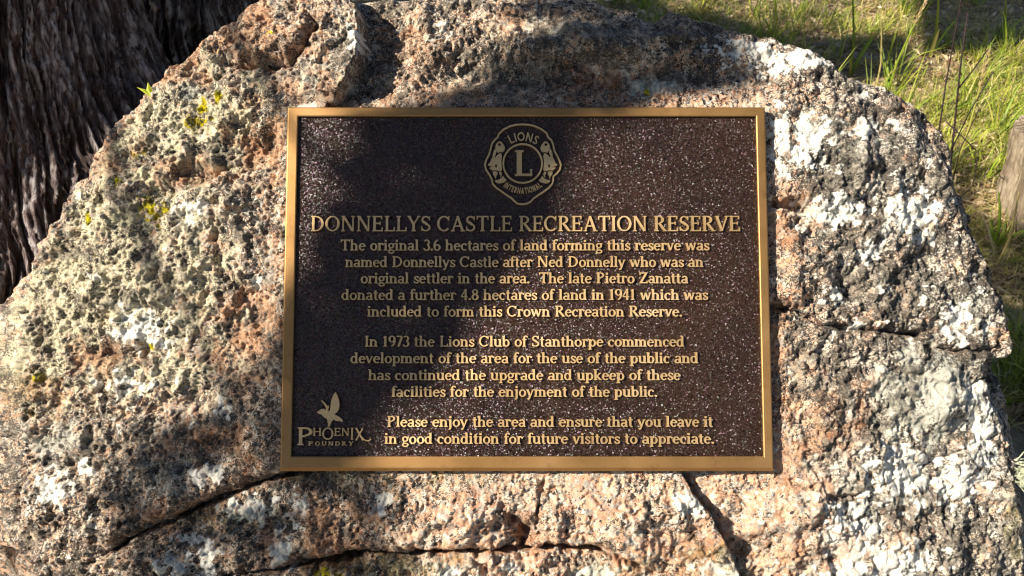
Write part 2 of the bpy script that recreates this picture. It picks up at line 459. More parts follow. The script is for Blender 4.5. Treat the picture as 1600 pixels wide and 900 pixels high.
    crack([(1310, 420), (1322, 445), (1332, 466)], 5, 0.010)
    crack([(1340, 395), (1346, 420)], 4, 0.006)
    crack([(1290, 330), (1330, 334)], 3, 0.006)
    crack([(340, 92), (400, 98), (455, 98), (482, 72), (497, 44), (480, 22)], 8, 0.022, high=0.012, hw=30)
    crack([(1210, 745), (1260, 760), (1320, 780), (1350, 770)], 4, 0.006)
    crack([(1420, 770), (1470, 720), (1540, 690)], 4, 0.006)
    crack([(60, 560), (60, 520), (75, 470)], 6, 0.009)
    crack([(20, 640), (40, 600), (60, 570)], 6, 0.009)
    crack([(330, 350), (345, 420), (385, 470)], 6, 0.006)
    crack([(380, 250), (330, 270), (300, 290)], 7, 0.010)
    crack([(1505, 640), (1520, 600), (1545, 585)], 4, 0.005)
    crack([(900, 790), (920, 770), (960, 800), (1010, 800)], 3, 0.005)
    # groove right of the plaque's lower edge: steep left wall throws shade into it
    gd, gs, gf = poly_dist(Xw, Yw, [(1062, 728), (1082, 765), (1106, 802), (1128, 838), (1150, 880), (1160, 920)])
    gside = np.where(gs < 0, gd, -gd)                # >0 on the right of the line
    gw = 18 + 30 * gf
    W -= 0.030 * sstep(-3, 3, gside) * np.exp(-np.clip(gside, 0, None) / gw) * sstep(0, 0.04, gf)
    W += 0.010 * np.exp(-np.clip(-gside, 0, None) / 50) * (gside <= 0) * sstep(0, 0.1, gf) * nearp
    # block at the top left with the shaded hollow to its right
    bx = np.interp(Yw, [-60, 0, 15, 60, 95, 130, 160, 190], [520, 546, 560, 565, 562, 546, 520, 470])
    blk = (Xw - bx)
    vert = sstep(200, 150, Yw) * sstep(-80, -10, Yw)
    ramp_ = np.clip(1 - blk / (135 - 0.25 * np.clip(Yw, 0, 200)), 0, 1)
    W += np.where(blk < 0, 0.026 * np.exp(blk / 130), -0.040 * sstep(-4, 8, blk) * ramp_ + 0.026 * np.exp(-np.clip(blk, 0, None) / 5)) * vert * np.where(Yw > 150, 0.6, 1)
    # undercut above the plaque, swelling above it
    band = sstep(600, 680, Xw) * sstep(1180, 1080, Xw)
    W -= 0.016 * band * sstep(80, 120, Yw) * sstep(260, 170, Yw) * nearp
    W += 0.012 * band * np.exp(-((Yw - 70) / 28) ** 2)
    W += 0.012 * np.exp(-((Xw - 1066) / 42) ** 2 - ((Yw - 45) / 32) ** 2)
    W -= 0.014 * np.exp(-((Xw - 1024) / 16) ** 2 - ((Yw - 30) / 30) ** 2)
    # dark recesses beside the plaque
    for (cx, cy, rx, ry, dp) in [(395, 235, 40, 35, .009), (415, 215, 22, 30, .008), (300, 275, 30, 18, .010), (160, 500, 14, 22, .008), (100, 400, 28, 16, .007),
                                 (165, 545, 30, 22, .007), (170, 560, 16, 16, .008), (258, 300, 20, 12, .006), (390, 500, 40, 50, .006), (120, 640, 40, 22, .006), (300, 620, 60, 30, .006),
                                 (1400, 600, 60, 60, .003), (1330, 450, 40, 40, .004), (1240, 400, 18, 60, -.006), (820, 835, 18, 20, .010), (70, 640, 25, 18, .006), (250, 480, 25, 10, .006)]:
        W -= 1.9 * dp * np.exp(-((Xw - cx) / rx) ** 2 - ((Yw - cy) / ry) ** 2)
    for (cx, cy, rx, ry, dp) in [(690, 800, 90, 42, .012), (940, 800, 100, 45, .013), (600, 800, 60, 40, .007), (1240, 810, 60, 50, .010), (1060, 800, 30, 40, .006), (760, 880, 50, 18, .007), (410, 50, 60, 40, .010), (1465, 620, 85, 60, .008),
                                 (130, 560, 50, 40, .008), (260, 420, 70, 40, .009), (180, 320, 50, 40, .007), (370, 330, 40, 40, .007), (1300, 260, 60, 60, .006), (1280, 400, 50, 50, .008), (1270, 590, 50, 60, .008), (1500, 440, 40, 50, .006)]:
        W += dp * np.exp(-(((Xw - cx) / rx) ** 2 + ((Yw - cy) / ry) ** 2) ** 1.5) * nearp
    # pitting and grain
    pit = sstep(0.25, 0.55, fbm(U * 42, V * 42, 3, 51)); pit2 = sstep(0.15, 0.5, fbm(U * 90 + 7, V * 90, 2, 57))
    left = sstep(-0.1, -0.35, U)
    worn = sstep(0.0, 0.35, fbm(U * 8 + 4, V * 8, 3, 62)) * (1 - 0.5 * left)          # faces worn smooth
    for (cx, cy, rx, ry) in [(1465, 625, 90, 75), (1345, 205, 40, 40), (1240, 230, 30, 60), (1430, 350, 60, 50), (1250, 90, 80, 25), (1370, 870, 80, 40), (930, 40, 120, 40), (1420, 760, 50, 50)]:
        worn = np.maximum(worn, np.exp(-(((X - cx) / rx) ** 2 + ((Y - cy) / ry) ** 2) ** 2))
    q1_, q2_, qi = worley(U * 26 + 0.8 * perlin(U * 20, V * 20, 66), V * 26 + 0.8 * perlin(U * 20, V * 20, 67), 68)
    W += 0.007 * (qi - 0.5) * sstep(0, 0.16, q2_ - q1_) * (0.2 + 0.8 * nearp)
    mid = fbm(U * 33, V * 33, 3, 63, 0.55)
    W += (0.010 * np.abs(mid) - 0.003) * (1 - 0.7 * worn) * (0.25 + 0.75 * nearp)
    W -= (0.0055 * pit * (0.5 + 0.6 * left) + 0.0030 * pit2) * (0.3 + 0.7 * nearp)
    f1, f2, idv = worley(U * 120 + 0.6 * perlin(U * 60, V * 60, 5), V * 120 + 0.6 * perlin(U * 60, V * 60, 6), 11)
    g1, g2, idg = worley(U * 230, V * 230, 15)
    smoothz = 0.55 * (1 - 0.8 * worn) * (1 - 0.3 * sstep(0.1, 0.4, fbm(U * 9, V * 9, 2, 61))) * (1 - 0.35 * left)
    W += (0.0042 * (0.45 - f1) + 0.0026 * (idv - 0.5)) * smoothz + (0.0018 * (0.45 - g1) + 0.0016 * (idg - 0.5)) * (1 - 0.5 * worn) + 0.0036 * fbm(U * 230, V * 230, 3, 71, 0.65) * (1 - 0.7 * worn)
    W += 0.0055 * (1 - 0.5 * worn) * fbm(U * 60, V * 60, 3, 81) * (0.4 + 0.6 * nearp)
    lim = -0.0115 + 0.05 * nearp
    W = np.minimum(W, lim)
    # ---- roll over at the outline
    px = X
    rr = np.interp(px, [-100, 100, 420, 560, 950, 1130, 1300, 1480, 1560, 1640], [0.030, 0.022, 0.03, 0.075, 0.06, 0.03, 0.022, 0.022, 0.026, 0.03])
    rr = np.where((Y > 200) & (X > 1400), 0.010, rr)
    t = np.clip(1 - sd / rr, 0, 1)
    W -= rr * 0.9 * (1 - np.sqrt(np.clip(1 - t * t, 0, 1)))
    # narrow shaded flank down the right side
    flank = sstep(1380, 1450, X) * sstep(190, 260, Y)
    edge = np.where(Y > 560, 0.062, 0.032)
    W -= flank * 1.25 * np.clip(edge - sd, 0, 0.07)
    out = np.clip(-sd, 0, None)
    W -= out * 6.0
    back = np.clip(-0.20 - W, 0, None)
    W = np.maximum(W, -0.20 - 0.0 * back)
    PX_ = O[0] + U * AU[0] + V * AV[0] + W * AN[0]
    PY_ = O[1] + U * AU[1] + V * AV[1] + W * AN[1]
    PZ_ = O[2] + U * AU[2] + V * AV[2] + W * AN[2] - back * 1.35
    PX_ = PX_ - np.sign(U) * 0 
    keep = (PZ_ > -0.12)
    km = keep[:-1, :-1] | keep[1:, :-1] | keep[:-1, 1:] | keep[1:, 1:]
    PZ_ = np.maximum(PZ_, -0.2)
    # ---- surface regions (what grows on it, what it is made of)
    def patch(lst, seed, rough=0.35, sc=40, lift=0.0):
        a = np.zeros(U.shape)
        nz = fbm(U * sc, V * sc, 4, seed, 0.6)
        for it in lst:
            cx, cy, r = it[0], it[1], it[2]; ry = it[3] if len(it) > 3 else r; k = it[4] if len(it) > 4 else 1.0
            q = np.sqrt(((X - cx) / r) ** 2 + ((Y - cy) / ry) ** 2)
            a = np.maximum(a, k * np.clip(1.0 + lift - q * 0.55 + rough * nz * 1.6, 0, 1))
        return a
    n1 = fbm(U * 16, V * 16, 4, 101, 0.6); n2 = fbm(U * 30, V * 30, 4, 102, 0.6); n3 = fbm(U * 70, V * 70, 3, 103, 0.6); n4 = fbm(U * 10, V * 10, 3, 104)
    green = 0.60 * sstep(520, 300, X) * (0.75 + 0.9 * n2 + 0.5 * n3) * (1 - 0.6 * sstep(560, 720, Y)) + 0.35 * patch([(330, 200, 130, 60), (450, 130, 60, 30), (160, 470, 130, 120)], 111)
    green = np.clip(green, 0, 1)
    white = patch([(1265, 215, 28, 26), (1350, 200, 16, 14), (1300, 330, 60, 18), (1425, 330, 34, 30), (1445, 366, 14, 14), (1360, 395, 12, 14), (1305, 463, 14, 14), (1220, 225, 12, 50),
                   (1490, 500, 20, 28), (1255, 240, 25, 18), (1410, 740, 50, 40), (1500, 755, 30, 30), (1540, 690, 20, 60), (1330, 855, 40, 60), (1400, 880, 50, 26), (1250, 90, 70, 12),
                   (1180, 75, 50, 10), (1215, 105, 26, 10), (1520, 620, 20, 18, .8), (85, 765, 22, 22), (385, 795, 32, 18), (325, 740, 20, 14), (130, 730, 12, 12), (465, 797, 16, 18), (440, 860, 14, 24),
                   (320, 880, 18, 26), (270, 888, 18, 14), (600, 785, 10, 14), (700, 895, 14, 12), (800, 893, 14, 8), (215, 515, 40, 30, .8), (1075, 785, 16, 16), (345, 640, 10, 12), (300, 845, 14, 8),
                   (200, 600, 30, 20, .75), (560, 70, 14, 26, .7), (690, 45, 14, 12, .7), (480, 170, 12, 6), (1130, 900, 30, 20), (935, 900, 20, 12), (300, 330, 26, 18, .7), (400, 440, 10, 20, .7)], 121, 0.65, 75, 0.1)
    white = np.maximum(white, 0.62 * sstep(0.28, 0.5, n2 + 0.35 * n3) * sstep(1210, 1320, X) * sstep(640, 500, Y))
    white = np.maximum(white, 0.6 * sstep(0.42, 0.6, n2 + 0.3 * n3) * sstep(460, 300, X))
    grey = patch([(1465, 620, 95, 80), (1395, 620, 40, 70), (1420, 560, 40, 20), (90, 690, 60, 40, .8), (300, 130, 60, 40, .7), (500, 130, 60, 36, .8), (1010, 130, 60, 30, .7), (1350, 250, 90, 60, .62), (260, 740, 80, 40, .7),
                  (880, 50, 90, 30, .6), (1510, 480, 40, 40, .7)], 131, 0.35, 40)
    char = patch([(930, 60, 120, 40), (1060, 50, 60, 30), (800, 110, 110, 30, .9), (1040, 110, 50, 24, .7), (1390, 450, 60, 60, .72), (1340, 130, 70, 24, .8), (1300, 200, 60, 60, .55), (1420, 800, 80, 40, .75),
                  (590, 100, 60, 40, .7), (340, 660, 100, 50, .62), (180, 690, 80, 40, .6), (1190, 120, 60, 20, .8), (480, 60, 20, 40, .6), (450, 120, 40, 20, .6), (1360, 660, 30, 60, .7), (1480, 850, 40, 40, .6),
                  (560, 840, 60, 30, .5), (700, 150, 80, 16, .6), (1230, 570, 60, 50, .5), (1400, 215, 30, 40, .6)], 141, 0.6, 60)
    blot = fbm(U * 24 + 2, V * 24, 4, 106, 0.6)
    char = np.maximum(char, 0.72 * sstep(0.14, 0.34, blot + 0.45 * n3))
    blot2 = fbm(U * 11 + 7, V * 11, 3, 107)
    char = np.maximum(char, 0.70 * sstep(0.05, 0.3, blot2 + 0.6 * n3 + 0.3 * blot) * sstep(1180, 1290, X))
    yellow = patch([(235, 330, 12, 18), (315, 165, 10, 10), (305, 190, 14, 10), (250, 325, 8, 10), (215, 240, 8, 6), (190, 285, 8, 8), (140, 345, 5, 8), (228, 540, 6, 6), (430, 60, 6, 5), (340, 150, 5, 8),
                    (1010, 140, 6, 6), (60, 590, 8, 6, .9), (505, 900, 26, 8, .8)], 151, 0.7, 90)
    yellow = np.maximum(yellow, 0.75 * sstep(0.5, 0.62, n3) * sstep(420, 330, X) * sstep(420, 300, Y) * sstep(0.0, 0.3, n1))
    rust = patch([(930, 130, 80, 24), (800, 150, 200, 14, .8), (480, 870, 80, 20, .8), (290, 270, 40, 16, .7), (395, 220, 30, 40, .8), (820, 840, 24, 24), (1225, 350, 16, 60, .6), (330, 690, 60, 30, .6), (370, 540, 50, 60, .5),
                  (260, 800, 60, 12, .9), (1270, 870, 60, 24, .6), (1100, 865, 40, 24, .8), (490, 750, 60, 20, .7), (160, 520, 30, 30, .5), (1350, 670, 40, 20, .6)], 161, 0.6, 30)
    rust = np.maximum(rust, 0.75 * CRK * (0.7 + n3))
    pinkc = sstep(500, 700, X) * sstep(1460, 1300, X) * sstep(640, 760, Y) + 0.5 * np.exp(-((X - 1235) / 40) ** 2) * sstep(240, 330, Y) + 0.7 * np.exp(-((Y - 145) / 22) ** 2) * sstep(880, 960, X)
    rim = sstep(0.03, 0.0, sd) * sstep(420, 200, X)
    cool = np.clip(sstep(1230, 1330, X) * (0.9 + n2), 0, 1)
    pink = np.clip(pinkc * (0.6 + n1) + 0.8 * rim + 0.35 * sstep(0.1, 0.4, n4), 0, 1)
    dark = np.clip(0.18 + 0.35 * n2 + 0.25 * n1 - 0.25 * pinkc + 0.35 * sstep(1200, 1280, X) * sstep(720, 500, Y) + 0.3 * sstep(760, 640, X) * sstep(600, 700, Y) + 0.2 * sstep(200, 100, Y), 0, 1)
    green *= 1 - np.clip(pinkc, 0, 1)
    green *= 1 - rim * 0.8
    char *= 1 - 0.75 * np.clip(pinkc, 0, 1)
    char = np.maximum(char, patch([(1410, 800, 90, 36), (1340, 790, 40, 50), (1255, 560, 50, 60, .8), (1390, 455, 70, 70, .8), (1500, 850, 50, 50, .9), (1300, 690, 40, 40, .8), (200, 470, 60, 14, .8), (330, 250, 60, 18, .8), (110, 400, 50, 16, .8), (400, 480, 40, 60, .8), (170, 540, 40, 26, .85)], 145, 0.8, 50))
    ochre = patch([(400, 50, 70, 40), (290, 110, 40, 30), (400, 230, 40, 50), (310, 270, 70, 20), (480, 140, 40, 20), (160, 560, 40, 30), (390, 510, 60, 50), (60, 620, 50, 20), (330, 700, 60, 40, .8), (150, 250, 60, 30, .7), (640, 90, 60, 50, .7), (800, 30, 90, 20, .7), (1210, 560, 20, 80), (1250, 700, 50, 50, .9), (1300, 640, 50, 50, .8), (1310, 860, 60, 30, .8), (500, 830, 80, 40, .9), (1230, 330, 30, 30)], 146, 0.8, 30)
    moss = patch([(600, 890, 80, 16, .8), (1130, 880, 40, 20, .7), (560, 745, 60, 20, .5), (700, 740, 50, 16, .5), (40, 610, 30, 30, .6), (1585, 820, 10, 40, .9), (1100, 870, 40, 16, .6), (960, 890, 60, 16, .5), (330, 810, 80, 12, .7)], 171, 0.6, 40)
    verts = np.stack([PX_, PY_, PZ_], -1).reshape(-1, 3)
    me = mesh_np("boulder", verts, quads=grid_quads(len(vs), len(us), km), mats=M_ROCK,
                 attrs=dict(green=green, white=white, grey=grey, char=char, yellow=yellow, rust=rust, pink=pink, cool=cool, dark=dark, moss=moss, ochre=ochre))
    return link("boulder", me, None, None, "big rounded granite boulder blotched with pale lichens, carrying the bronze plaque", "boulder")
boulder = build_boulder()

# ================================================================== LETTERING
T_, t_, SF = 0.15, 0.085, 0.07
class G:
    """collects the pieces of one glyph as flat strips"""
    def __init__(s, T=T_, t=t_, sf=SF): s.p = []; s.T = T; s.t = t; s.sf = sf
    def strip(s, a, b): s.p.append((a, b))
    def bar(s, x0, y0, x1, y1, w=None):
        w = w or s.t; d = math.hypot(x1 - x0, y1 - y0); nx = -(y1 - y0) / d * w / 2; ny = (x1 - x0) / d * w / 2
        s.strip([(x0 + nx, y0 + ny), (x1 + nx, y1 + ny)], [(x0 - nx, y0 - ny), (x1 - nx, y1 - ny)])
    def arc(s, cx, cy, rx, ry, a0, a1, wv=None, wh=None):
        wv = wv or s.T; wh = wh or s.t; n = max(5, int(abs(a1 - a0) / 16)); A = []; B = []
        for i in range(n + 1):
            a = rad(a0 + (a1 - a0) * i / n); c, q = math.cos(a), math.sin(a); w = (wv * c * c + wh * q * q) / 2
            A.append((cx + (rx + w) * c, cy + (ry + w) * q)); B.append((cx + (rx - w) * c, cy + (ry - w) * q))
        s.strip(A, B)
    def dot(s, x, y, r): s.arc(x, y, r * 0.5, r * 0.5, 0, 360, r, r)
    def stem(s, x, y0, y1, b='lr', tp='lr', w=None):
        w = w or s.T; s.bar(x, y0, x, y1, w)
        for y, f in ((y0 + s.t * .4, b), (y1 - s.t * .4, tp)):
            if s.sf and f:
                s.bar(x - w / 2 - (s.sf if 'l' in f else 0), y, x + w / 2 + (s.sf if 'r' in f else 0), y, s.t * .8)
def glyph(ch, T=T_, t=t_, sf=SF):
    g = G(T, t, sf); T = g.T; t = g.t; h = t / 2; S = g.stem; B = g.bar; A = g.arc
    def tick(x, y0, y1):
        if sf: B(x, y0, x, y1, t * .9)
    ys = 0.68
    if ch == 'I': S(.2, 0, 1); w = .4
    elif ch == 'L': S(.22, 0, 1); B(.2, h, .68, h); tick(.68, 0, .26); w = .74
    elif ch == 'T': S(.42, 0, 1, 'lr', ''); B(.06, 1 - h, .78, 1 - h); tick(.08, .76, 1); tick(.76, .76, 1); w = .82
    elif ch in 'EF':
        S(.2, 0, 1, 'lr', 'l'); B(.2, 1 - h, .64, 1 - h); tick(.64, .78, 1); B(.2, .52, .55, .52); tick(.55, .42, .62)
        if ch == 'E': B(.2, h, .68, h); tick(.68, 0, .24)
        w = .76 if ch == 'E' else .7
    elif ch == 'D': S(.2, 0, 1, 'l', 'l'); B(.2, h, .36, h); B(.2, 1 - h, .36, 1 - h); A(.34, .5, .44, .5 - h, -90, 90); w = .94
    elif ch == 'O': A(.47, .5, .38, .5 - h, 0, 360); w = .96
    elif ch == 'C': A(.45, .5, .36, .5 - h, 42, 318); tick(.75, .70, .98); w = .86
    elif ch == 'S': A(.34, .74, .21, .26 - h, 25, 250, T * .8, t); A(.34, .255, .24, .255 - h, 75, -155, T * .85, t); B(.22, .62, .46, .42, T); tick(.57, .72, .97); tick(.1, .04, .3); w = .68
    elif ch == 'N': S(.18, 0, 1, 'lr', 'l', t * 1.1); B(.2, .98, .78, .03, T); S(.8, 0, 1, '', 'lr', t * 1.1); w = .98
    elif ch == 'A':
        B(.46, .98, .14, 0, t * 1.1); B(.44, .98, .78, 0, T); B(.24, .34, .68, .34)
        if sf: B(.04, h * .8, .26, h * .8, t * .8); B(.64, h * .8, .92, h * .8, t * .8)
        w = .92
    elif ch in 'RP':
        S(.2, 0, 1, 'lr', 'l'); B(.2, 1 - h, .4, 1 - h); B(.2, .5, .4, .5); A(.38, .75, .22, .25 - h, -90, 90)
        if ch == 'R':
            B(.38, .5, .72, .05, T)
            if sf: B(.66, h * .8, .86, h * .8, t * .8)
        w = .84 if ch == 'R' else .74
    elif ch == 'Y':
        B(.12, .98, .42, .45, T); B(.74, .98, .42, .45, t); S(.42, 0, .48, 'lr', '')
        if sf: B(.02, 1 - h * .8, .26, 1 - h * .8, t * .8); B(.64, 1 - h * .8, .84, 1 - h * .8, t * .8)
        w = .84
    elif ch == 'V':
        B(.13, .98, .44, .02, T); B(.76, .98, .44, .02, t)
        if sf: B(.02, 1 - h * .8, .27, 1 - h * .8, t * .8); B(.64, 1 - h * .8, .86, 1 - h * .8, t * .8)
        w = .86
    elif ch == 'Z': B(.1, 1 - h, .66, 1 - h); B(.62, .95, .14, .05, T); B(.08, h, .68, h); tick(.1, .78, 1); tick(.67, 0, .24); w = .76
    elif ch == 'H': S(.18, 0, 1); S(.74, 0, 1); B(.18, .52, .74, .52); w = .92
    elif ch == 'U': S(.18, .3, 1, '', 'lr'); S(.7, .3, 1, '', 'lr'); A(.44, .32, .26, .32 - h, 180, 360); w = .88
    elif ch == 'X': B(.12, .98, .7, .02, T); B(.68, .98, .12, .02, t); w = .82
    elif ch == 'a': A(.28, .47, .17, .17, 0, 160, T * .9, t); B(.45, 0.04, .45, .48, T * .9); A(.26, .19, .18, .15, 0, 360, T * .85, t); B(.44, .035, .57, .05, t); w = .6
    elif ch == 'b': S(.15, .02, 1, '', 'l'); A(.36, .33, .19, .29, 0, 360, T * .95, t); w = .66
    elif ch == 'd': S(.48, 0, 1, 'r', 'l'); A(.28, .33, .2, .29, 0, 360, T * .95, t); w = .66
    elif ch == 'c': A(.3, .33, .21, .29, 50, 310, T, t); g.dot(.44, .52, .075); w = .54
    elif ch == 'e': A(.3, .33, .21, .29, 5, 318, T, t); B(.1, .37, .54, .37, t * .85); w = .58
    elif ch == 'f': S(.18, 0, .82, 'lr', ''); A(.33, .82, .15, .15, 180, 60, T * .9, t); g.dot(.42, .9, .065); B(.03, .64, .38, .64, t * .9); w = .4
    elif ch == 'g': A(.27, .43, .18, .2, 0, 360, T * .85, t); A(.28, -.1, .21, .14, 0, 360, T * .7, t); B(.14, .24, .17, .03, t); g.dot(.5, .6, .06); w = .56
    elif ch in 'hn':
        S(.15, 0, 1 if ch == 'h' else ys, 'lr', 'l'); A(.34, .42, .18, .24 - h, 0, 175, T * .95, t); S(.52, 0, .44, 'lr', ''); w = .7
    elif ch == 'm': S(.15, 0, ys, 'lr', 'l'); A(.33, .42, .17, .24 - h, 0, 175, T * .95, t); S(.5, 0, .44, 'lr', ''); A(.67, .42, .17, .24 - h, 0, 175, T * .95, t); S(.84, 0, .44, 'lr', ''); w = 1.02
    elif ch == 'i': S(.17, 0, ys, 'lr', 'l'); g.dot(.17, .88, .1); w = .35
    elif ch == 'j': S(.19, -.08, ys, '', 'l'); A(.09, -.1, .1, .12, 0, -110, T * .9, t); g.dot(.19, .88, .1); w = .36
    elif ch == 'k': S(.15, 0, 1, 'lr', 'l'); B(.2, .28, .5, .63, t); B(.27, .36, .54, .03, T * .95); B(.46, h * .8, .66, h * .8, t * .8); B(.4, ys - h, .6, ys - h, t * .8); w = .66
    elif ch == 'l': S(.17, 0, 1, 'lr', 'l'); w = .35
    elif ch == 'o': A(.31, .33, .22, .29, 0, 360, T * .95, t); w = .62
    elif ch == 'p': S(.16, -.28, ys, 'lr', 'l'); A(.37, .33, .19, .29, 0, 360, T * .95, t); w = .67
    elif ch == 'r': S(.16, 0, ys, 'lr', 'l'); A(.33, .42, .17, .22, 70, 175, T * .9, t); g.dot(.43, .56, .085); w = .5
    elif ch == 's': A(.25, .49, .14, .14, 20, 255, T * .7, t); A(.25, .175, .16, .14, 80, -160, T * .75, t); B(.17, .42, .34, .26, T * .8); tick(.41, .46, .64); tick(.08, .04, .22); w = .47
    elif ch == 't': B(.19, .1, .19, .88, T * .95); A(.31, .13, .12, .12 - h * .4, 180, 300, T * .9, t); B(.03, .64, .38, .64, t * .9); w = .42
    elif ch == 'u': S(.15, .2, ys, '', 'l'); A(.33, .2, .18, .2 - h, 180, 350, T * .95, t); S(.52, 0, ys, 'r', 'l'); w = .68
    elif ch == 'v': B(.09, .66, .3, .02, T * .95); B(.51, .66, .3, .02, t); B(0, ys - h, .2, ys - h, t * .8); B(.42, ys - h, .6, ys - h, t * .8); w = .6
    elif ch == 'w': B(.09, .66, .27, .02, T * .95); B(.44, .66, .27, .02, t); B(.43, .66, .62, .02, T * .95); B(.8, .66, .62, .02, t); B(0, ys - h, .2, ys - h, t * .8); B(.7, ys - h, .88, ys - h, t * .8); w = .9
    elif ch == 'y': B(.09, .66, .31, .04, T * .95); B(.53, .66, .22, -.22, t); g.dot(.16, -.2, .08); B(0, ys - h, .2, ys - h, t * .8); B(.44, ys - h, .62, ys - h, t * .8); w = .62
    elif ch == '.': g.dot(.13, .08, .1); w = .27
    elif ch == '1': S(.25, 0, .98, 'lr', ''); B(.1, .82, .26, .94, t); w = .5
    elif ch == '3': A(.27, .74, .18, .22, 150, -70, T, t); A(.26, .26, .22, .24, 80, -160, T, t); w = .56
    elif ch == '4': B(.4, 0, .4, 1, T); B(.4, .97, .05, .32, t); B(.04, .3, .56, .3, t); w = .6
    elif ch == '6': A(.3, .28, .21, .25, 0, 360, T, t); A(.4, .42, .32, .54, 95, 185, T, t); w = .6
    elif ch == '7': B(.06, .94, .52, .94, t * 1.2); B(.5, .92, .22, 0, T); w = .56
    elif ch == '8': A(.3, .74, .17, .21, 0, 360, T * .9, t); A(.3, .27, .21, .24, 0, 360, T, t); w = .6
    elif ch == '9': A(.29, .7, .21, .26, 0, 360, T, t); A(.2, .56, .31, .52, -80, 10, T, t); w = .6
    else: w = .33
    return w, g.p
LIFT = 0.0
PANEL_W = -0.0042      # panel face below the frame face
TOP_W = -0.0012        # letter faces
def add_strips(mb, strips, fx, fy, base=PANEL_W - 0.0006, top=TOP_W):
    """extrudes glyph strips; every piece gets its own height so that no two faces lie in one plane"""
    global LIFT
    for A, B in strips:
        LIFT = (LIFT + 0.000023) % 0.00023
        n = len(A); tz = top + LIFT
        vs = []
        for L in (A, B):
            for (x, y) in L: vs.append((fx(x, y), fy(x, y), tz))
        for L in (A, B):
            for (x, y) in L: vs.append((fx(x, y), fy(x, y), base))
        fs = []
        for i in range(n - 1):
            fs.append((i, n + i, n + i + 1, i + 1))
            fs.append((i, i + 1, 2 * n + i + 1, 2 * n + i)); fs.append((n + i + 1, n + i, 3 * n + i, 3 * n + i + 1))
        if math.hypot(A[0][0] - A[-1][0], A[0][1] - A[-1][1]) > 1e-5:
            fs.append((0, 2 * n, 3 * n, n)); fs.append((n - 1, 2 * n - 1, 4 * n - 1, 3 * n - 1))
        mb.add(vs, fs)
def rect_fill(mb, poly, top=TOP_W, base=PANEL_W - 0.0006, holes=()):
    loops = [[Vector((x, y, 0)) for x, y in poly]] + [[Vector((x, y, 0)) for x, y in h] for h in holes]
    flat = [v for L in loops for v in L]; n = len(flat)
    tris = tessellate_polygon(loops)
    vs = [(v.x, v.y, top) for v in flat] + [(v.x, v.y, base) for v in flat]
    fs = [tuple(t) for t in tris]
    k = 0
    for L in loops:
        m = len(L)
        for i in range(m): fs.append((k + i, k + (i + 1) % m, n + k + (i + 1) % m, n + k + i))
        k += m
    mb.add(vs, fs)

plaque = empty("memorial_plaque", "rectangular dark bronze plaque with raised golden lettering, fixed to the boulder", "plaque")
MW = Matrix(((AU[0], AV[0], AN[0], O[0]), (AU[1], AV[1], AN[1], O[1]), (AU[2], AV[2], AN[2], O[2]), (0, 0, 0, 1)))
plaque.matrix_world = MW
HW, HH = 0.3, 0.2242
c0 = uv_of(463.5, 181.5); c1 = uv_of(1184, 181.5); c2 = uv_of(1191, 713.5); c3 = uv_of(456.5, 713.5)
IL = (c0[0] + c3[0]) / 2; IR = (c1[0] + c2[0]) / 2; IT = c0[1]; IB = c2[1]
def ring_mesh(mb, rects):
    for k in range(len(rects) - 1):
        pass
    vs = []
    for (l, r, b_, t__, w) in rects: vs += [(l, b_, w), (r, b_, w), (r, t__, w), (l, t__, w)]
    fs = []
    for k in range(len(rects) - 1):
        for i in range(4): fs.append((k * 4 + i, k * 4 + (i + 1) % 4, (k + 1) * 4 + (i + 1) % 4, (k + 1) * 4 + i))
    mb.add(vs, fs)
mb = MB()
e = 0.0012
ring_mesh(mb, [(-HW - .001, HW + .001, -HH - .0035, HH + .001, -0.0125), (-HW - .001, HW + .001, -HH - .0035, HH + .001, -0.0028), (-HW, HW, -HH, HH, -0.0004), (-HW + e, HW - e, -HH + e, HH - e, 0.0),
               (IL - e, IR + e, IB - e, IT + e, 0.0), (IL, IR, IB, IT, -0.0006), (IL, IR, IB, IT, -0.0052)])
link("frame", mb.mesh("frame", M_FRAME), plaque)
# cast panel: fine leather relief is in the material; the casting's slight unevenness is geometry
nu_, nv_ = 120, 90
uu = np.linspace(IL - .002, IR + .002, nu_); vv = np.linspace(IB - .002, IT + .002, nv_)
Ug, Vg = np.meshgrid(uu, vv)
Wg = PANEL_W + 0.00022 * fbm(Ug * 25, Vg * 25, 3, 5)
pm = mesh_np("panel", np.stack([Ug, Vg, Wg], -1).reshape(-1, 3), quads=grid_quads(nv_, nu_), mats=M_PANEL)
link("panel", pm, plaque)
mb = MB(); mb.add([(-HW + .002, -HH + .002, -.0122), (HW - .002, -HH + .002, -.0122), (HW - .002, HH - .002, -.0122), (-HW + .002, HH - .002, -.0122)], [(0, 3, 2, 1)])
link("back_plate", mb.mesh("back_plate", M_BRASS), plaque)

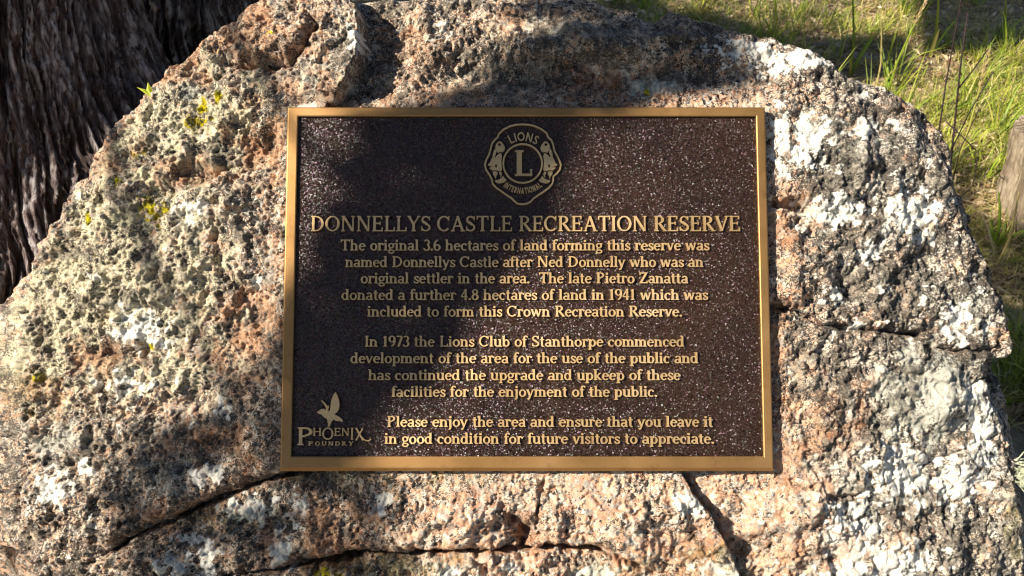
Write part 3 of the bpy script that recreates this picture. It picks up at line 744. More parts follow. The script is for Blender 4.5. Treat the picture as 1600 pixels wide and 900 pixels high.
def line_layout(text, x0, x1, T, t, space=0.36, gap=0.0):
    w = 0; pos = []
    for ch in text:
        if ch == ' ': w += space; continue
        a, st = glyph(ch, T, t); pos.append((ch, w, st)); w += a + gap
    w -= gap
    return pos, w
def set_line(text, xa, xb, ybase, capx, part, T, t, by_letter=False):
    """text between photo columns xa..xb, baseline at ybase, cap height in pixels"""
    a = uv_of(xa, ybase); b = uv_of(xb, ybase); top = uv_of(xa, ybase - capx)
    H = top[1] - a[1]
    pos, w = line_layout(text, 0, 0, T, t)
    sx = (b[0] - a[0]) / w
    words = []; k = 0; cur = None; w_at = 0
    # group glyphs by word
    idx = 0; cur = []; cx = 0.0
    for ch in text:
        if ch == ' ':
            if cur: words.append(cur); cur = []
            continue
        cur.append(pos[idx]); idx += 1
    if cur: words.append(cur)
    for wd in words:
        units = [[g] for g in wd] if by_letter else [wd]
        for un in units:
            mb = MB()
            for (ch, x, st) in un:
                add_strips(mb, st, lambda X, Y: a[0] + (x + X) * sx, lambda X, Y: a[1] + Y * H)
            link(part, mb.mesh(part, M_BRASS), plaque)
set_line("DONNELLYS CASTLE RECREATION RESERVE", 484, 1158, 361, 24, "letter", .15, .08, True)
LINES = [("The original 3.6 hectares of land forming this reserve was", 531, 1109, 391), ("named Donnellys Castle after Ned Donnelly who was an", 539, 1100, 417),
         ("original settler in the area.  The late Pietro Zanatta", 563, 1076, 442.5), ("donated a further 4.8 hectares of land in 1941 which was", 533, 1107, 468.5),
         ("included to form this Crown Recreation Reserve.", 573, 1067, 494.5), ("In 1973 the Lions Club of Stanthorpe commenced", 569, 1070, 541.5),
         ("development of the area for the use of the public and", 547, 1092, 567.5), ("has continued the upgrade and upkeep of these", 575, 1064, 594),
         ("facilities for the enjoyment of the public.", 611, 1028, 620), ("Please enjoy the area and ensure that you leave it", 604, 1115, 667),
         ("in good condition for future visitors to appreciate.", 600, 1117, 693.5)]
for tx, xa, xb, yb in LINES: set_line(tx, xa, xb, yb, 17, "word", .165, .10)

# emblem (crest) at the top: traced at 6x from the photograph
def em(x, y): return tuple(uv_of(730 + x / 6.0, 180 + y / 6.0))
def fo(x, y): return tuple(uv_of(430 + x / 6.0, 590 + y / 6.0))
def loop_strip(pts, w, closed=True):
    n = len(pts); A = []; B = []
    for i in range(n):
        p0 = Vector(pts[(i - 1) % n]) if closed or i > 0 else Vector(pts[i]); p1 = Vector(pts[(i + 1) % n]) if closed or i < n - 1 else Vector(pts[i])
        d = (p1 - p0).normalized(); nn = Vector((-d.y, d.x)) * w / 2; p = Vector(pts[i])
        A.append(tuple(p + nn)); B.append(tuple(p - nn))
    if closed: A.append(A[0]); B.append(B[0])
    return (A, B)
ID = (lambda X, Y: X, lambda X, Y: Y)
out_em = [(520, 83), (575, 86), (630, 98), (690, 124), (745, 165), (758, 200), (790, 232), (806, 270), (818, 330), (840, 370), (862, 415), (878, 460), (870, 505), (840, 545), (808, 570), (806, 610), (798, 640), (765, 678),
          (720, 712), (670, 745), (620, 780), (598, 806), (565, 825), (520, 833), (470, 826), (440, 800), (415, 775), (360, 740), (320, 710), (275, 680), (238, 640), (232, 600), (205, 550), (175, 505), (165, 460), (180, 415), (205, 365), (218, 320), (232, 262), (262, 225),
          (288, 200), (296, 172), (345, 128), (400, 100), (460, 86)]
mb = MB(); add_strips(mb, [loop_strip([em(*p) for p in out_em], 0.0021)], *ID)
emblem = link("emblem", mb.mesh("emblem", M_BRASS), plaque, label="round crest outline with two lion heads around a letter L")
mb = MB(); add_strips(mb, [loop_strip([em(520 + 182 * math.cos(k * .1745), 450 + 182 * math.sin(k * .1745)) for k in range(36)], 0.0021)], *ID)
link("ring", mb.mesh("ring", M_BRASS), emblem)
mb = MB(); ca = em(447, 566); cb = em(447, 325); cc = em(613, 566)
_, st = glyph('L', .2, .085, .07)
add_strips(mb, st, lambda X, Y: ca[0] + (X - .05) / .68 * (cc[0] - ca[0]), lambda X, Y: ca[1] + Y * (cb[1] - ca[1]))
link("letter", mb.mesh("letter", M_BRASS), emblem)
def arc_text(text, r, a0, a1, hgt, inward, T):
    cx, cy = em(520, 450); px1 = em(521, 450)[0] - cx
    ws = [glyph(c, T, T, 0)[0] for c in text]; tot = sum(ws); acc = 0
    for c, w in zip(text, ws):
        mid = a0 + (a1 - a0) * (acc + w / 2) / tot; acc += w
        st = glyph(c, T, T, 0)[1]
        wid = abs(a1 - a0) / 57.2958 * r * px1 * w / tot * 0.92
        def tr(X, Y, mid=mid, w=w, wid=wid):
            th = rad(mid); lx = (X / w - .5) * wid; ly = (Y - .5) * hgt * px1
            if not inward: ux, uy = math.sin(th), -math.cos(th); vx, vy = math.cos(th), math.sin(th)
            else: ux, uy = -math.sin(th), math.cos(th); vx, vy = -math.cos(th), -math.sin(th)
            return cx + math.cos(th) * r * px1 + ux * lx + vx * ly, cy + math.sin(th) * r * px1 + uy * lx + vy * ly
        mb = MB(); add_strips(mb, st, lambda X, Y: tr(X, Y)[0], lambda X, Y: tr(X, Y)[1])
        link("letter", mb.mesh("letter", M_BRASS), emblem)
arc_text("LIONS", 258, 122, 55, 82, False, .15)
arc_text("INTERNATIONAL", 258, 229, 311, 56, True, .2)
head = [[(292, 244), (318, 246), (340, 270), (354, 300), (348, 330), (330, 345), (312, 338), (296, 350), (284, 345), (272, 320), (262, 300), (270, 268)],
        [(258, 310), (276, 330), (270, 356), (256, 388), (262, 392), (292, 362), (318, 352), (326, 380), (320, 420), (322, 470), (326, 516), (296, 520), (262, 512), (240, 518), (224, 506), (206, 490), (232, 484), (232, 478), (208, 474), (192, 462), (214, 440), (222, 420), (236, 392), (242, 350)],
        [(240, 526), (262, 524), (284, 528), (284, 548), (272, 566), (270, 590), (262, 590), (254, 566), (242, 552)],
        [(298, 528), (318, 526), (326, 548), (318, 570), (306, 582), (312, 560), (300, 545)],
        [(262, 604), (282, 606), (304, 598), (326, 580), (336, 566), (352, 590), (368, 606), (352, 624), (326, 632), (300, 638), (278, 632), (264, 620)]]
for sgn in (0, 1):
    mb = MB()
    for k, pl in enumerate(head):
        pts = [em((1040 - x) if sgn else x, y) for x, y in pl]
        if sgn: pts = pts[::-1]
        hl = []
        if k == 1:
            hl = [[em((1040 - x) if sgn else x, y) for x, y in [(262, 462), (282, 458), (284, 466), (274, 476), (282, 488), (268, 490), (262, 478)]]]
        if k == 0:
            hl = [[em((1040 - x) if sgn else x, y) for x, y in [(284, 262), (304, 258), (318, 274), (312, 286), (296, 284)]]]
        rect_fill(mb, pts, TOP_W + 0.00002 * k, holes=hl)
    link("lion_head", mb.mesh("lion_head", M_BRASS), emblem)
# foundry mark at the lower left
bird = [(500, 325), (512, 300), (518, 250), (528, 200), (545, 158), (562, 138), (572, 146), (574, 160), (584, 166), (582, 180), (592, 188), (589, 202), (598, 212), (594, 226), (601, 238), (597, 252), (602, 266), (596, 280), (597, 294), (588, 306), (576, 326),
        (552, 345), (566, 352), (600, 370), (622, 386), (632, 402), (629, 419), (618, 410), (612, 414), (602, 404), (592, 412), (586, 402), (574, 410), (560, 404), (552, 390), (528, 408), (518, 436), (508, 460), (488, 464), (494, 440), (488, 410), (482, 388),
        (458, 374), (436, 352), (428, 344), (404, 340), (386, 326), (402, 314), (430, 296), (458, 294), (470, 310), (474, 290), (462, 262), (444, 236), (424, 210), (438, 214), (466, 238), (486, 264), (498, 262), (502, 276), (494, 300)]
mb = MB(); rect_fill(mb, [fo(*p) for p in bird][::-1])
logo = link("foundry_mark", mb.mesh("foundry_mark", M_BRASS), plaque, label="small raised bird with one wing up above the words PHOENIX FOUNDRY")
def caps(text, boxes, T, t, parent):
    for ch, (x0, x1, yt, yb) in zip(text, boxes):
        w, st = glyph(ch, T, t, 0.05)
        a = fo(x0, yb); b = fo(x1, yt)
        xs = [q[0] for S_ in st for L in S_ for q in L]; mn, mx = min(xs), max(xs)
        mb = MB(); add_strips(mb, st, lambda X, Y: a[0] + (X - mn) / (mx - mn) * (b[0] - a[0]), lambda X, Y: a[1] + Y * (b[1] - a[1]))
        link("letter", mb.mesh("letter", M_BRASS), parent)
caps("PHOENIX", [(206, 348, 466, 634), (352, 430, 472, 546), (438, 544, 468, 584), (552, 612, 472, 546), (622, 690, 472, 548), (706, 730, 472, 582), (748, 830, 470, 592)], .13, .1, logo)
mb = MB(); add_strips(mb, [loop_strip([fo(*p) for p in [(812, 560), (830, 580), (850, 592), (878, 592), (898, 578)]], 0.0013, False)], *ID)
link("flourish", mb.mesh("flourish", M_BRASS), logo)
caps("FOUNDRY", [(308 + i * 63, 308 + i * 63 + 44, 600, 638) for i in range(7)], .17, .15, logo)

# ================================================================== GROUND
def ground_z(x, y):
    return 0.018 * fbm(x * 1.7, y * 1.7, 3, 201) + 0.008 * fbm(x * 9, y * 9, 3, 202)
def build_ground():
    a = []; x = 0.0; s = 0.02
    while x < 60:
        a.append(x); s = 0.02 if x < 4 else s * 1.18; x += s
    ax = np.array(sorted([-q for q in a[1:]] + a))
    X, Y = np.meshgrid(ax + 0.8, ax + 1.2)
    Z = ground_z(X, Y)
    me = mesh_np("ground", np.stack([X, Y, Z], -1).reshape(-1, 3), quads=grid_quads(len(ax), len(ax)), mats=M_DIRT)
    link("ground", me, None, 'structure')
build_ground()

def blades(P, H, Wd, lean, tone, curl=0.5, az=None):
    """curved tapering blades: P (n,3) bases; returns verts, quads, tris, tone"""
    n = len(P)
    az = RNG.uniform(0, 6.283, n) if az is None else az
    d = np.stack([np.cos(az), np.sin(az), np.zeros(n)], 1)
    fa = az + math.pi / 2 + RNG.uniform(-.8, .8, n)
    sdir = np.stack([np.cos(fa), np.sin(fa), np.zeros(n)], 1)
    V = []
    for k, (tt, ww) in enumerate([(0, .8), (.35, 1.0), (.7, .7), (1.0, 0)]):
        hor = lean * H * (tt ** 1.0 * (1 - curl) + tt ** 2.2 * curl)
        z = H * tt * np.sqrt(np.clip(1 - (lean * 0.55 * tt) ** 2, 0.1, 1))
        c = P + d * hor[:, None] + np.array([0, 0, 1.0]) * z[:, None]
        if ww > 0: V += [c - sdir * (Wd * ww / 2)[:, None], c + sdir * (Wd * ww / 2)[:, None]]
        else: V += [c]
    V = np.stack(V, 1).reshape(-1, 3)
    b = np.arange(n)[:, None] * 7
    q = np.concatenate([b + [0, 1, 3, 2], b + [2, 3, 5, 4]]); t = b + [4, 5, 6]
    return V, q, t, np.repeat(tone, 7)
def not_in_rock(x, y):
    # outline of the boulder and trees on the ground, roughly
    return ~((x > -0.85) & (x < 0.82) & (y > -0.75) & (y < 0.62)) & (np.hypot(x + 1.12, y - 0.95) > 0.36) & (np.hypot(x + 0.98, y - 2.0) > 0.45) 
def visible_pts(n, x0, x1, y0, y1):
    px = RNG.uniform(x0, x1, n); py = RNG.uniform(y0, y1, n)
    P = np.array([gp(a, b) for a, b in zip(px, py)]); return P, px, py
def build_grass():
    # tufts, spread evenly over what the picture shows of the ground
    P, px, py = visible_pts(4600, 930, 1720, -60, 640)
    P2 = np.stack([RNG.uniform(-4, 5, 9000), RNG.uniform(-3, 6, 9000), np.zeros(9000)], 1)
    P = np.concatenate([P, P2]); px = np.concatenate([px, np.full(9000, -1.)]); py = np.concatenate([py, np.full(9000, -1.)])
    dens = fbm(P[:, 0] * 2.2, P[:, 1] * 2.2, 3, 301)
    k = not_in_rock(P[:, 0], P[:, 1]) & (dens + RNG.uniform(-.3, .3, len(P)) > 0.0)
    P = P[k]; dens = dens[k]
    allV = []; Q = []; T = []; TN = []; base = 0
    bp = []; H = []; W = []; L = []; tn = []; AZ = []
    for p, dn in zip(P, dens):
        m = int(RNG.integers(8, 20)); r = RNG.uniform(.01, .05)
        hh = RNG.uniform(.025, .075) * (1 + 1.0 * max(0, dn)) ; tt = np.clip(RNG.normal(.55, .22), 0, 1)
        a = RNG.uniform(0, 6.283, m); rr = r * np.sqrt(RNG.uniform(0, 1, m))
        x = p[0] + np.cos(a) * rr; y = p[1] + np.sin(a) * rr
        bp.append(np.stack([x, y, ground_z(x, y) - .003], 1)); H.append(hh * RNG.uniform(.5, 1.3, m)); W.append(RNG.uniform(.0016, .0042, m))
        L.append(RNG.uniform(.2, 1.3, m)); tn.append(np.clip(tt + RNG.normal(0, .13, m), 0, 1)); AZ.append(a + RNG.normal(0, .5, m))
    Pt, _, _ = visible_pts(80, 930, 1720, -60, 330); Pt = Pt[not_in_rock(Pt[:, 0], Pt[:, 1])]
    for p in Pt:                                       # taller tufts
        m = int(RNG.integers(7, 15)); a = RNG.uniform(0, 6.283, m); rr = .02 * np.sqrt(RNG.uniform(0, 1, m)); x = p[0] + np.cos(a) * rr; y = p[1] + np.sin(a) * rr
        bp.append(np.stack([x, y, ground_z(x, y) - .003], 1)); H.append(RNG.uniform(.10, .24, m)); W.append(RNG.uniform(.0025, .0055, m))
        L.append(RNG.uniform(.2, 1.0, m)); tn.append(np.clip(RNG.normal(.42, .14, m), 0, 1)); AZ.append(a)
    Pd, _, _ = visible_pts(2600, 930, 1720, -60, 640); Pd = Pd[not_in_rock(Pd[:, 0], Pd[:, 1])]
    for p in Pd:                                       # dead grass lying flat between the tufts
        m = int(RNG.integers(5, 11)); x = p[0] + RNG.normal(0, .03, m); y = p[1] + RNG.normal(0, .03, m)
        bp.append(np.stack([x, y, ground_z(x, y) + RNG.uniform(.0, .008, m)], 1)); H.append(RNG.uniform(.02, .05, m)); W.append(RNG.uniform(.0015, .004, m))
        L.append(RNG.uniform(1.4, 2.4, m)); tn.append(np.clip(RNG.normal(.88, .1, m), 0, 1)); AZ.append(RNG.uniform(0, 6.28, m))
    bp = np.concatenate(bp); H = np.concatenate(H); W = np.concatenate(W); L = np.concatenate(L); tn = np.concatenate(tn); AZ = np.concatenate(AZ)
    V, q, t, tone = blades(bp, H, W, L, tn, .6, AZ)
    me = mesh_np("grass", V, q, t, M_GRASS, dict(tone=tone))
    link("grass", me, None, 'stuff', "short green and straw coloured grass on the ground behind the boulder", "grass")
build_grass()
def build_litter():
    P, px, py = visible_pts(9500, 920, 1720, -60, 660)
    n2 = 9000
    P2 = np.stack([RNG.uniform(-3.5, 4.5, n2), RNG.uniform(-2.5, 5.5, n2), np.zeros(n2)], 1)
    P3_, _, _ = visible_pts(700, -80, 120, 820, 960)
    P = np.concatenate([P, P2, P3_])
    kk = not_in_rock(P[:, 0], P[:, 1]) | (np.arange(len(P)) >= len(P) - 700)
    P = P[kk]; n = len(P)
    P[:, 2] = ground_z(P[:, 0], P[:, 1]) + RNG.uniform(.004, .022, n)
    az = RNG.uniform(0, 6.283, n); L = RNG.uniform(.010, .045, n); W = L * RNG.uniform(.2, .55, n)
    big = RNG.uniform(0, 1, n) < .1; L[big] *= 1.8
    tx = RNG.normal(0, .25, n); tz = RNG.normal(0, .3, n)
    d = np.stack([np.cos(az), np.sin(az), tx], 1); s = np.stack([-np.sin(az), np.cos(az), tz], 1)
    up = np.array([0, 0, 1.0]) * (L * .12)[:, None]
    V = np.stack([P - d * L[:, None] / 2, P - s * W[:, None] / 2 + up, P + d * L[:, None] / 2, P + s * W[:, None] / 2 + up], 1).reshape(-1, 3)
    b = np.arange(n)[:, None] * 4
    t = np.concatenate([b + [0, 1, 2], b + [0, 2, 3]])
    me = mesh_np("leaf_litter", V, None, t, M_LITTER, dict(tone=np.repeat(RNG.uniform(0, 1, n), 4)), smooth=False)
    link("leaf_litter", me, None, 'stuff', "dry leaves and bark flakes scattered between the grass", "leaf litter")
build_litter()

# ---- single grass plants with seed heads, rising in front of the clearing
def seed_plant(px, py, tip, label, width=0.004, tone=.4, seeds=True, extra=3, group=None, curl=.5):
    p = gp(px, py); p[2] = ground_z(p[0], p[1]) - .004
    width *= 1.5
    root = empty("stalk_plant", label, "wild plant", p, group)
    # tip of the stalk in the same depth plane
    d = ray(*tip); t = (p[1] + 0.03 - CAM[1]) / d[1]; tp = CAM + t * d - p
    pts = [Vector((0, 0, 0)), Vector(tp) * .35 + Vector((-.01 * np.sign(tp[0] + .001), 0, .012)), Vector(tp) * .7 + Vector((-.006 * np.sign(tp[0] + .001), 0, .01)), Vector(tp)]
    L = Vector(tp).length
    V, q, t_, tone_ = [], [], [], []
    mb = MB(); mb.tube(pts, [width * .5, width * .45, width * .35, width * .2], 6)
    me = mb.mesh("stalk", M_GRASS); at = me.attributes.new('tone', 'FLOAT', 'POINT'); at.data.foreach_set('value', [tone] * len(me.vertices)); link("stalk", me, root)
    if seeds:
        mb = MB(); dr = (pts[3] - pts[2]).normalized(); nS = 16
        for k in range(nS):
            f = k / nS; c = pts[3] - dr * (L * .26) * (1 - f)
            sd = Vector((math.cos(k * 2.4), math.sin(k * 2.4), .5)).normalized()
            mb.tube([c, c + (sd * .5 + dr) * .007, c + (sd * .6 + dr * 1.6) * .011], [.0012, .0026, .0004], 5)
        me = mb.mesh("seed_head", M_STRAW); at = me.attributes.new('tone', 'FLOAT', 'POINT'); at.data.foreach_set('value', list(np.repeat(RNG.uniform(0, 1, nS), 15))); link("seed_head", me, root)
    n = extra
    if n:
        az = RNG.uniform(0, 6.283, n)
        for k in range(n):
            V, q, t_, tn = blades(np.zeros((1, 3)), np.array([L * RNG.uniform(.35, .75)]), np.array([width * RNG.uniform(.9, 1.4)]), np.array([RNG.uniform(.3, .9)]), np.array([np.clip(tone + RNG.normal(0, .1), 0, 1)]), curl, az[k:k + 1])
            link("blade", mesh_np("blade", V, q, t_, M_GRASS, dict(tone=tn)), root)
    return root
SP = [((1328, 118), (1330, -30), "tall green grass clump standing just behind the right shoulder of the boulder", .006, .35, False, 5),
      ((1385, 150), (1447, 2), "green stalk with a pale seed head leaning right behind the boulder", .005, .4, True, 3),
      ((1404, 118), (1420, 62), "short straw brown seed head beside the leaning green stalk", .004, .9, True, 2),
      ((1452, 92), (1466, -20), "pale upright grass stem left of the dark dead stems", .007, .6, False, 2),
      ((1478, 300), (1545, 80), "pale seed head arching right in front of the dark dead stems", .004, .7, True, 2),
      ((1210, 64), (1205, -40), "yellow green grass clump above the white lichened ledge", .006, .55, False, 6),
      ((1095, 26), (1098, -40), "pale upright blade beside the small dark knob of the boulder", .007, .65, False, 5),
      ((1368, 145), (1376, 20), "thin dry brown stem next to the boulder's rim", .004, .85, False, 2),
      ((1550, 390), (1560, 300), "green blades in the shade under the stump", .006, .35, False, 5),
      ((1556, 420), (1592, 300), "bent straw coloured stem at the shaded right rim", .005, .85, False, 3),
      ((1005, 22), (1000, -50), "green tuft peeping over the dip in the boulder's top", .006, .4, False, 5),
      ((1565, 60), (1568, -20), "slim green stem at the far right under the trees' shade", .005, .5, False, 3)]
for (b_, tp, lb, wd, tn, sd, ex) in SP: seed_plant(b_[0], b_[1], tp, lb, wd, tn, sd, ex)
# dead dark stems
p = gp(1478, 330); p[2] = -0.01
dead = empty("dead_stems", "thin blackened dead stems forking up beside the boulder's right edge", "dead plant", p)
def at_depth(px, py, dy=0.0):
    d = ray(px, py); t = (p[1] + dy - CAM[1]) / d[1]; return Vector(CAM + t * d - p)
for path, r in [([(1478, 330), (1462, 240), (1478, 130), (1500, 10), (1506, -40)], .004), ([(1478, 330), (1490, 210), (1500, 110), (1512, 20)], .0045), ([(1496, 140), (1520, 110), (1543, 78)], .003),
                ([(1486, 235), (1515, 175), (1552, 112)], .0025), ([(1484, 300), (1500, 235), (1530, 170)], .0025), ([(1478, 330), (1520, 290), (1530, 232)], .002), ([(1478, 190), (1502, 212), (1525, 235)], .003)]:
    mb = MB(); mb.tube([at_depth(x, y, .02 * k * (1 if r > .003 else -1)) for k, (x, y) in enumerate(path)], [r * (1 - .16 * k) * .7 for k in range(len(path))], 6)
    link("stem", mb.mesh("stem", M_TWIG, True), dead)
# sprout left of the boulder
q0 = P3(*uv_of(236, 150, -.03), -.05)
spr = empty("sprout", "tiny two-leaved bright green sprout at the boulder's left edge against the dark bark", "seedling", q0)
def lf(px, py, w): return Vector(P3(*uv_of(px, py, w), w) - q0)
for pts, wd in (([(237, 152), (233, 140), (231, 128)], .010), ([(236, 152), (226, 142), (213, 136)], .006)):
    mb = MB(); c = [lf(x, y, -.05) for x, y in pts]; dr = (c[2] - c[0]).normalized(); sdv = dr.cross(Vector(AN)).normalized()
    n_ = Vector(AN) * .0012
    mb.add([c[0] - sdv * wd * .15, c[0] + sdv * wd * .15, c[1] + sdv * wd * .4, c[2], c[1] - sdv * wd * .4, c[1] + n_ * 2], [(0, 1, 5), (1, 2, 5), (2, 3, 5), (3, 4, 5), (4, 0, 5)])
    me = mb.mesh("leaf", M_GRASS); at = me.attributes.new('tone', 'FLOAT', 'POINT'); at.data.foreach_set('value', [.55] * len(me.vertices)); link("leaf", me, spr)
# beard lichen on the right flank
q1 = P3(*uv_of(1590, 738, -.05), -.05)
mb = MB()
for k in range(60):
    a = random.uniform(-.9, .9); L = random.uniform(.012, .03); dx = Vector(AU) * math.cos(a) + Vector(AV) * math.sin(a)
    b_ = Vector(AV) * random.uniform(-.016, .016) + Vector(AN) * random.uniform(-.008, .01)
    mb.tube([b_, b_ + dx * L * .5 + Vector(AN) * random.uniform(-.004, .006), b_ + dx * L + Vector(AV) * random.uniform(-.008, .008)], [.0007, .0006, .0003], 4, False)
lich = link("lichen_tuft", mb.mesh("lichen_tuft", M_LICHEN), None, None, "pale wiry lichen tuft sticking out from the boulder's lower right edge", "lichen"); lich.location = q1

# ---- stump at the right edge
def build_stump():
    c = gp(1606, 345); z1 = .20
    root = empty("stump", "weathered grey brown cut stump with vertical cracks at the right edge", "stump", (c[0], c[1], -.01))
    nth, nz = 160, 60
    th = np.linspace(0, 2 * np.pi, nth, endpoint=False); zs = np.linspace(0, 1, nz)
    T, Z = np.meshgrid(th, zs)
    R = .125 * (1.06 - .10 * Z ** .7) * (1 + .12 * np.cos(T * 3 + .5) + .05 * np.cos(T * 5))
    fy = fbm(T * 7 + 20, Z * 2.2, 4, 401); R = R + .008 * fy + .004 * fbm(T * 26 + 3, Z * 3.2, 3, 407) - .008 * np.exp(-(perlin(T * 9 + 2, Z * 1.1, 408) / .07) ** 2) - .010 * np.exp(-(perlin(T * 4 + 9, Z * .8, 403) / .09) ** 2)
    top = .265 + .012 * np.cos(T - .6)
    X = R * np.cos(T) + .05 - .05 * Z; Y = R * np.sin(T); ZZ = Z * top
    V = np.stack([X, Y, ZZ], -1).reshape(-1, 3)
    i = np.arange(nz * nth).reshape(nz, nth); j = np.roll(i, -1, 1)
    q = np.stack([i[:-1], j[:-1], j[1:], i[1:]], -1).reshape(-1, 4)
    link("side", mesh_np("side", V, q, None, M_WOOD), root)
    # sawn top with radial checks
    rs = np.linspace(0, 1, 16)
    X2 = X[-1][None] * rs[:, None]; Y2 = Y[-1][None] * rs[:, None]; Z2 = top[-1][None] * np.ones((16, 1)) + .004 * fbm(X2 * 60, Y2 * 60, 3, 405) * (rs[:, None] < .99)
    Z2 -= .008 * np.exp(-(perlin(np.tile(th * 2.2, (16, 1)), rs[:, None] * .5 + 0 * Z2, 409) / .05) ** 2) * (rs[:, None] > .2) * (rs[:, None] < .99)
    V = np.stack([X2, Y2, Z2], -1).reshape(-1, 3); i = np.arange(16 * nth).reshape(16, nth); j = np.roll(i, -1, 1)
    link("top", mesh_np("top", V, np.stack([i[:-1], j[:-1], j[1:], i[1:]], -1).reshape(-1, 4), None, M_WOOD), root)
build_stump()
# ---- bark slabs lying on the ground
def slab(px, py, L, W_, H_, rz, label, mat):
    c = gp(px, py); nth = 20; mb = MB(); vs = []; fs = []
    for k in range(nth):
        a = 2 * math.pi * k / nth; r = 1 + .25 * math.sin(3 * a + px) + random.uniform(-.08, .08)
        x, y = L / 2 * r * math.cos(a), W_ / 2 * r * math.sin(a)
        vs += [(x * 1.03, y * 1.03, -.01), (x, y, H_ * .7), (x * .8, y * .8, H_ * random.uniform(.9, 1.15))]
    vs.append((0, 0, H_ * 1.05))
    for k in range(nth):
        m = (k + 1) % nth
        fs += [(3 * k, 3 * m, 3 * m + 1, 3 * k + 1), (3 * k + 1, 3 * m + 1, 3 * m + 2, 3 * k + 2), (3 * k + 2, 3 * m + 2, 3 * nth)]
    mb.add(vs, fs)
    o = link("bark_slab", mb.mesh("bark_slab", mat, True), None, None, label, "bark"); o.location = (c[0], c[1], ground_z(c[0], c[1])); o.rotation_euler = (random.uniform(-.08, .08), 0, rz)
slab(1300, 76, .14, .07, .02, .1, "flat brown bark piece in front of the shaded patch behind the boulder", M_WOOD)
slab(1352, 96, .15, .06, .018, -.1, "grey bark piece lying in the shade behind the boulder's shoulder", M_WOOD)
slab(1588, 128, .16, .07, .016, .2, "pale flat bark piece on the ground above the stump", M_WOOD)
slab(1400, 12, .12, .05, .02, .3, "small brown bark piece among far grass at the top", M_WOOD)

# ================================================================== TREE
tree = empty("gum_tree", "dark furrowed tree with two stout trunks behind the boulder's left side", "tree", (-1.12, .95, 0))
TO = np.array([-1.12, .95, 0])
def trunk(cx, cy, r0, r1, flare, seed, ztop, lean=(0, 0), bulge=None, z0=.8):
    th = np.linspace(0, 2 * np.pi, 620, endpoint=False)
    zs = np.concatenate([np.arange(-.1, 1.35, .006), np.arange(1.4, ztop, .06)])
    T, Z = np.meshgrid(th, zs)
    R = r1 + (r0 - r1) * np.clip(1 - Z / ztop, 0, 1) + flare * np.exp(-np.clip(Z, 0, None) / .26)
    if bulge is not None: R += bulge(T, Z)
    # periodic furrows: sample noise on the circle seen as a cylinder
    arc = T * 0.30; lump = .02 * fbm(T * 1.6, Z * 3.5, 3, seed + 30) * np.sin(T / 2) ** 2
    tw = .03 * fbm(arc * 5, Z * 2.5, 3, seed)
    def per(fx, fz, o, s):
        a = fbm((arc + tw) * fx, Z * fz, o, s, .6); b_ = fbm((arc + tw - 2 * np.pi * .30) * fx, Z * fz, o, s, .6)
        w = sstep(.85, 1.0, T / (2 * np.pi)); return a * (1 - w) + b_ * w
    f = per(26, 1.3, 4, seed + 1); g = per(110, 5, 3, seed + 2); h = per(9, 1.2, 2, seed + 3); f2 = per(52, 2.2, 3, seed + 4)
    R += lump + .030 * h - .032 * np.exp(-(f / .10) ** 2) - .014 * np.exp(-(f2 / .12) ** 2) + .014 * f + .007 * g + .007 * per(34, 11, 3, seed + 6) - .008 * np.exp(-(per(20, 9, 3, seed + 7) / .06) ** 2)
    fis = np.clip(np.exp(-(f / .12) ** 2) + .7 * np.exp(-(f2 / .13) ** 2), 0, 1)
    q = np.clip(Z - z0, 0, None); bend = q * q / (q + .35)        # unseen upper stems bent sunwards to keep their shadows off the ground
    X = cx + lean[0] * Z - 1.15 * bend + R * np.cos(T); Y = cy + lean[1] * Z - .5 * bend + R * np.sin(T)
    V = np.stack([X - TO[0], Y - TO[1], Z], -1).reshape(-1, 3)
    i = np.arange(T.size).reshape(T.shape); j = np.roll(i, -1, 1)
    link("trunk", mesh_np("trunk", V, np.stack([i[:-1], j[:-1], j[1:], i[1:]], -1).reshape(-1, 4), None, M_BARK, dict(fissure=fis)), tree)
def root_bulge(T, Z):
    d = np.angle(np.exp(1j * (T - (-.35))))
    return .34 * np.exp(-(d / .75) ** 2) * np.exp(-(np.clip(Z - .12, 0, None) / .34) ** 2) + .03 * np.exp(-((Z - .38) / .07) ** 2) * np.exp(-(d / .5) ** 2)
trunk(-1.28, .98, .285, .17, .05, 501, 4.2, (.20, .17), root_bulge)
trunk(-1.22, 1.95, .46, .28, .10, 521, 4.2, (.26, .03), None, .55)

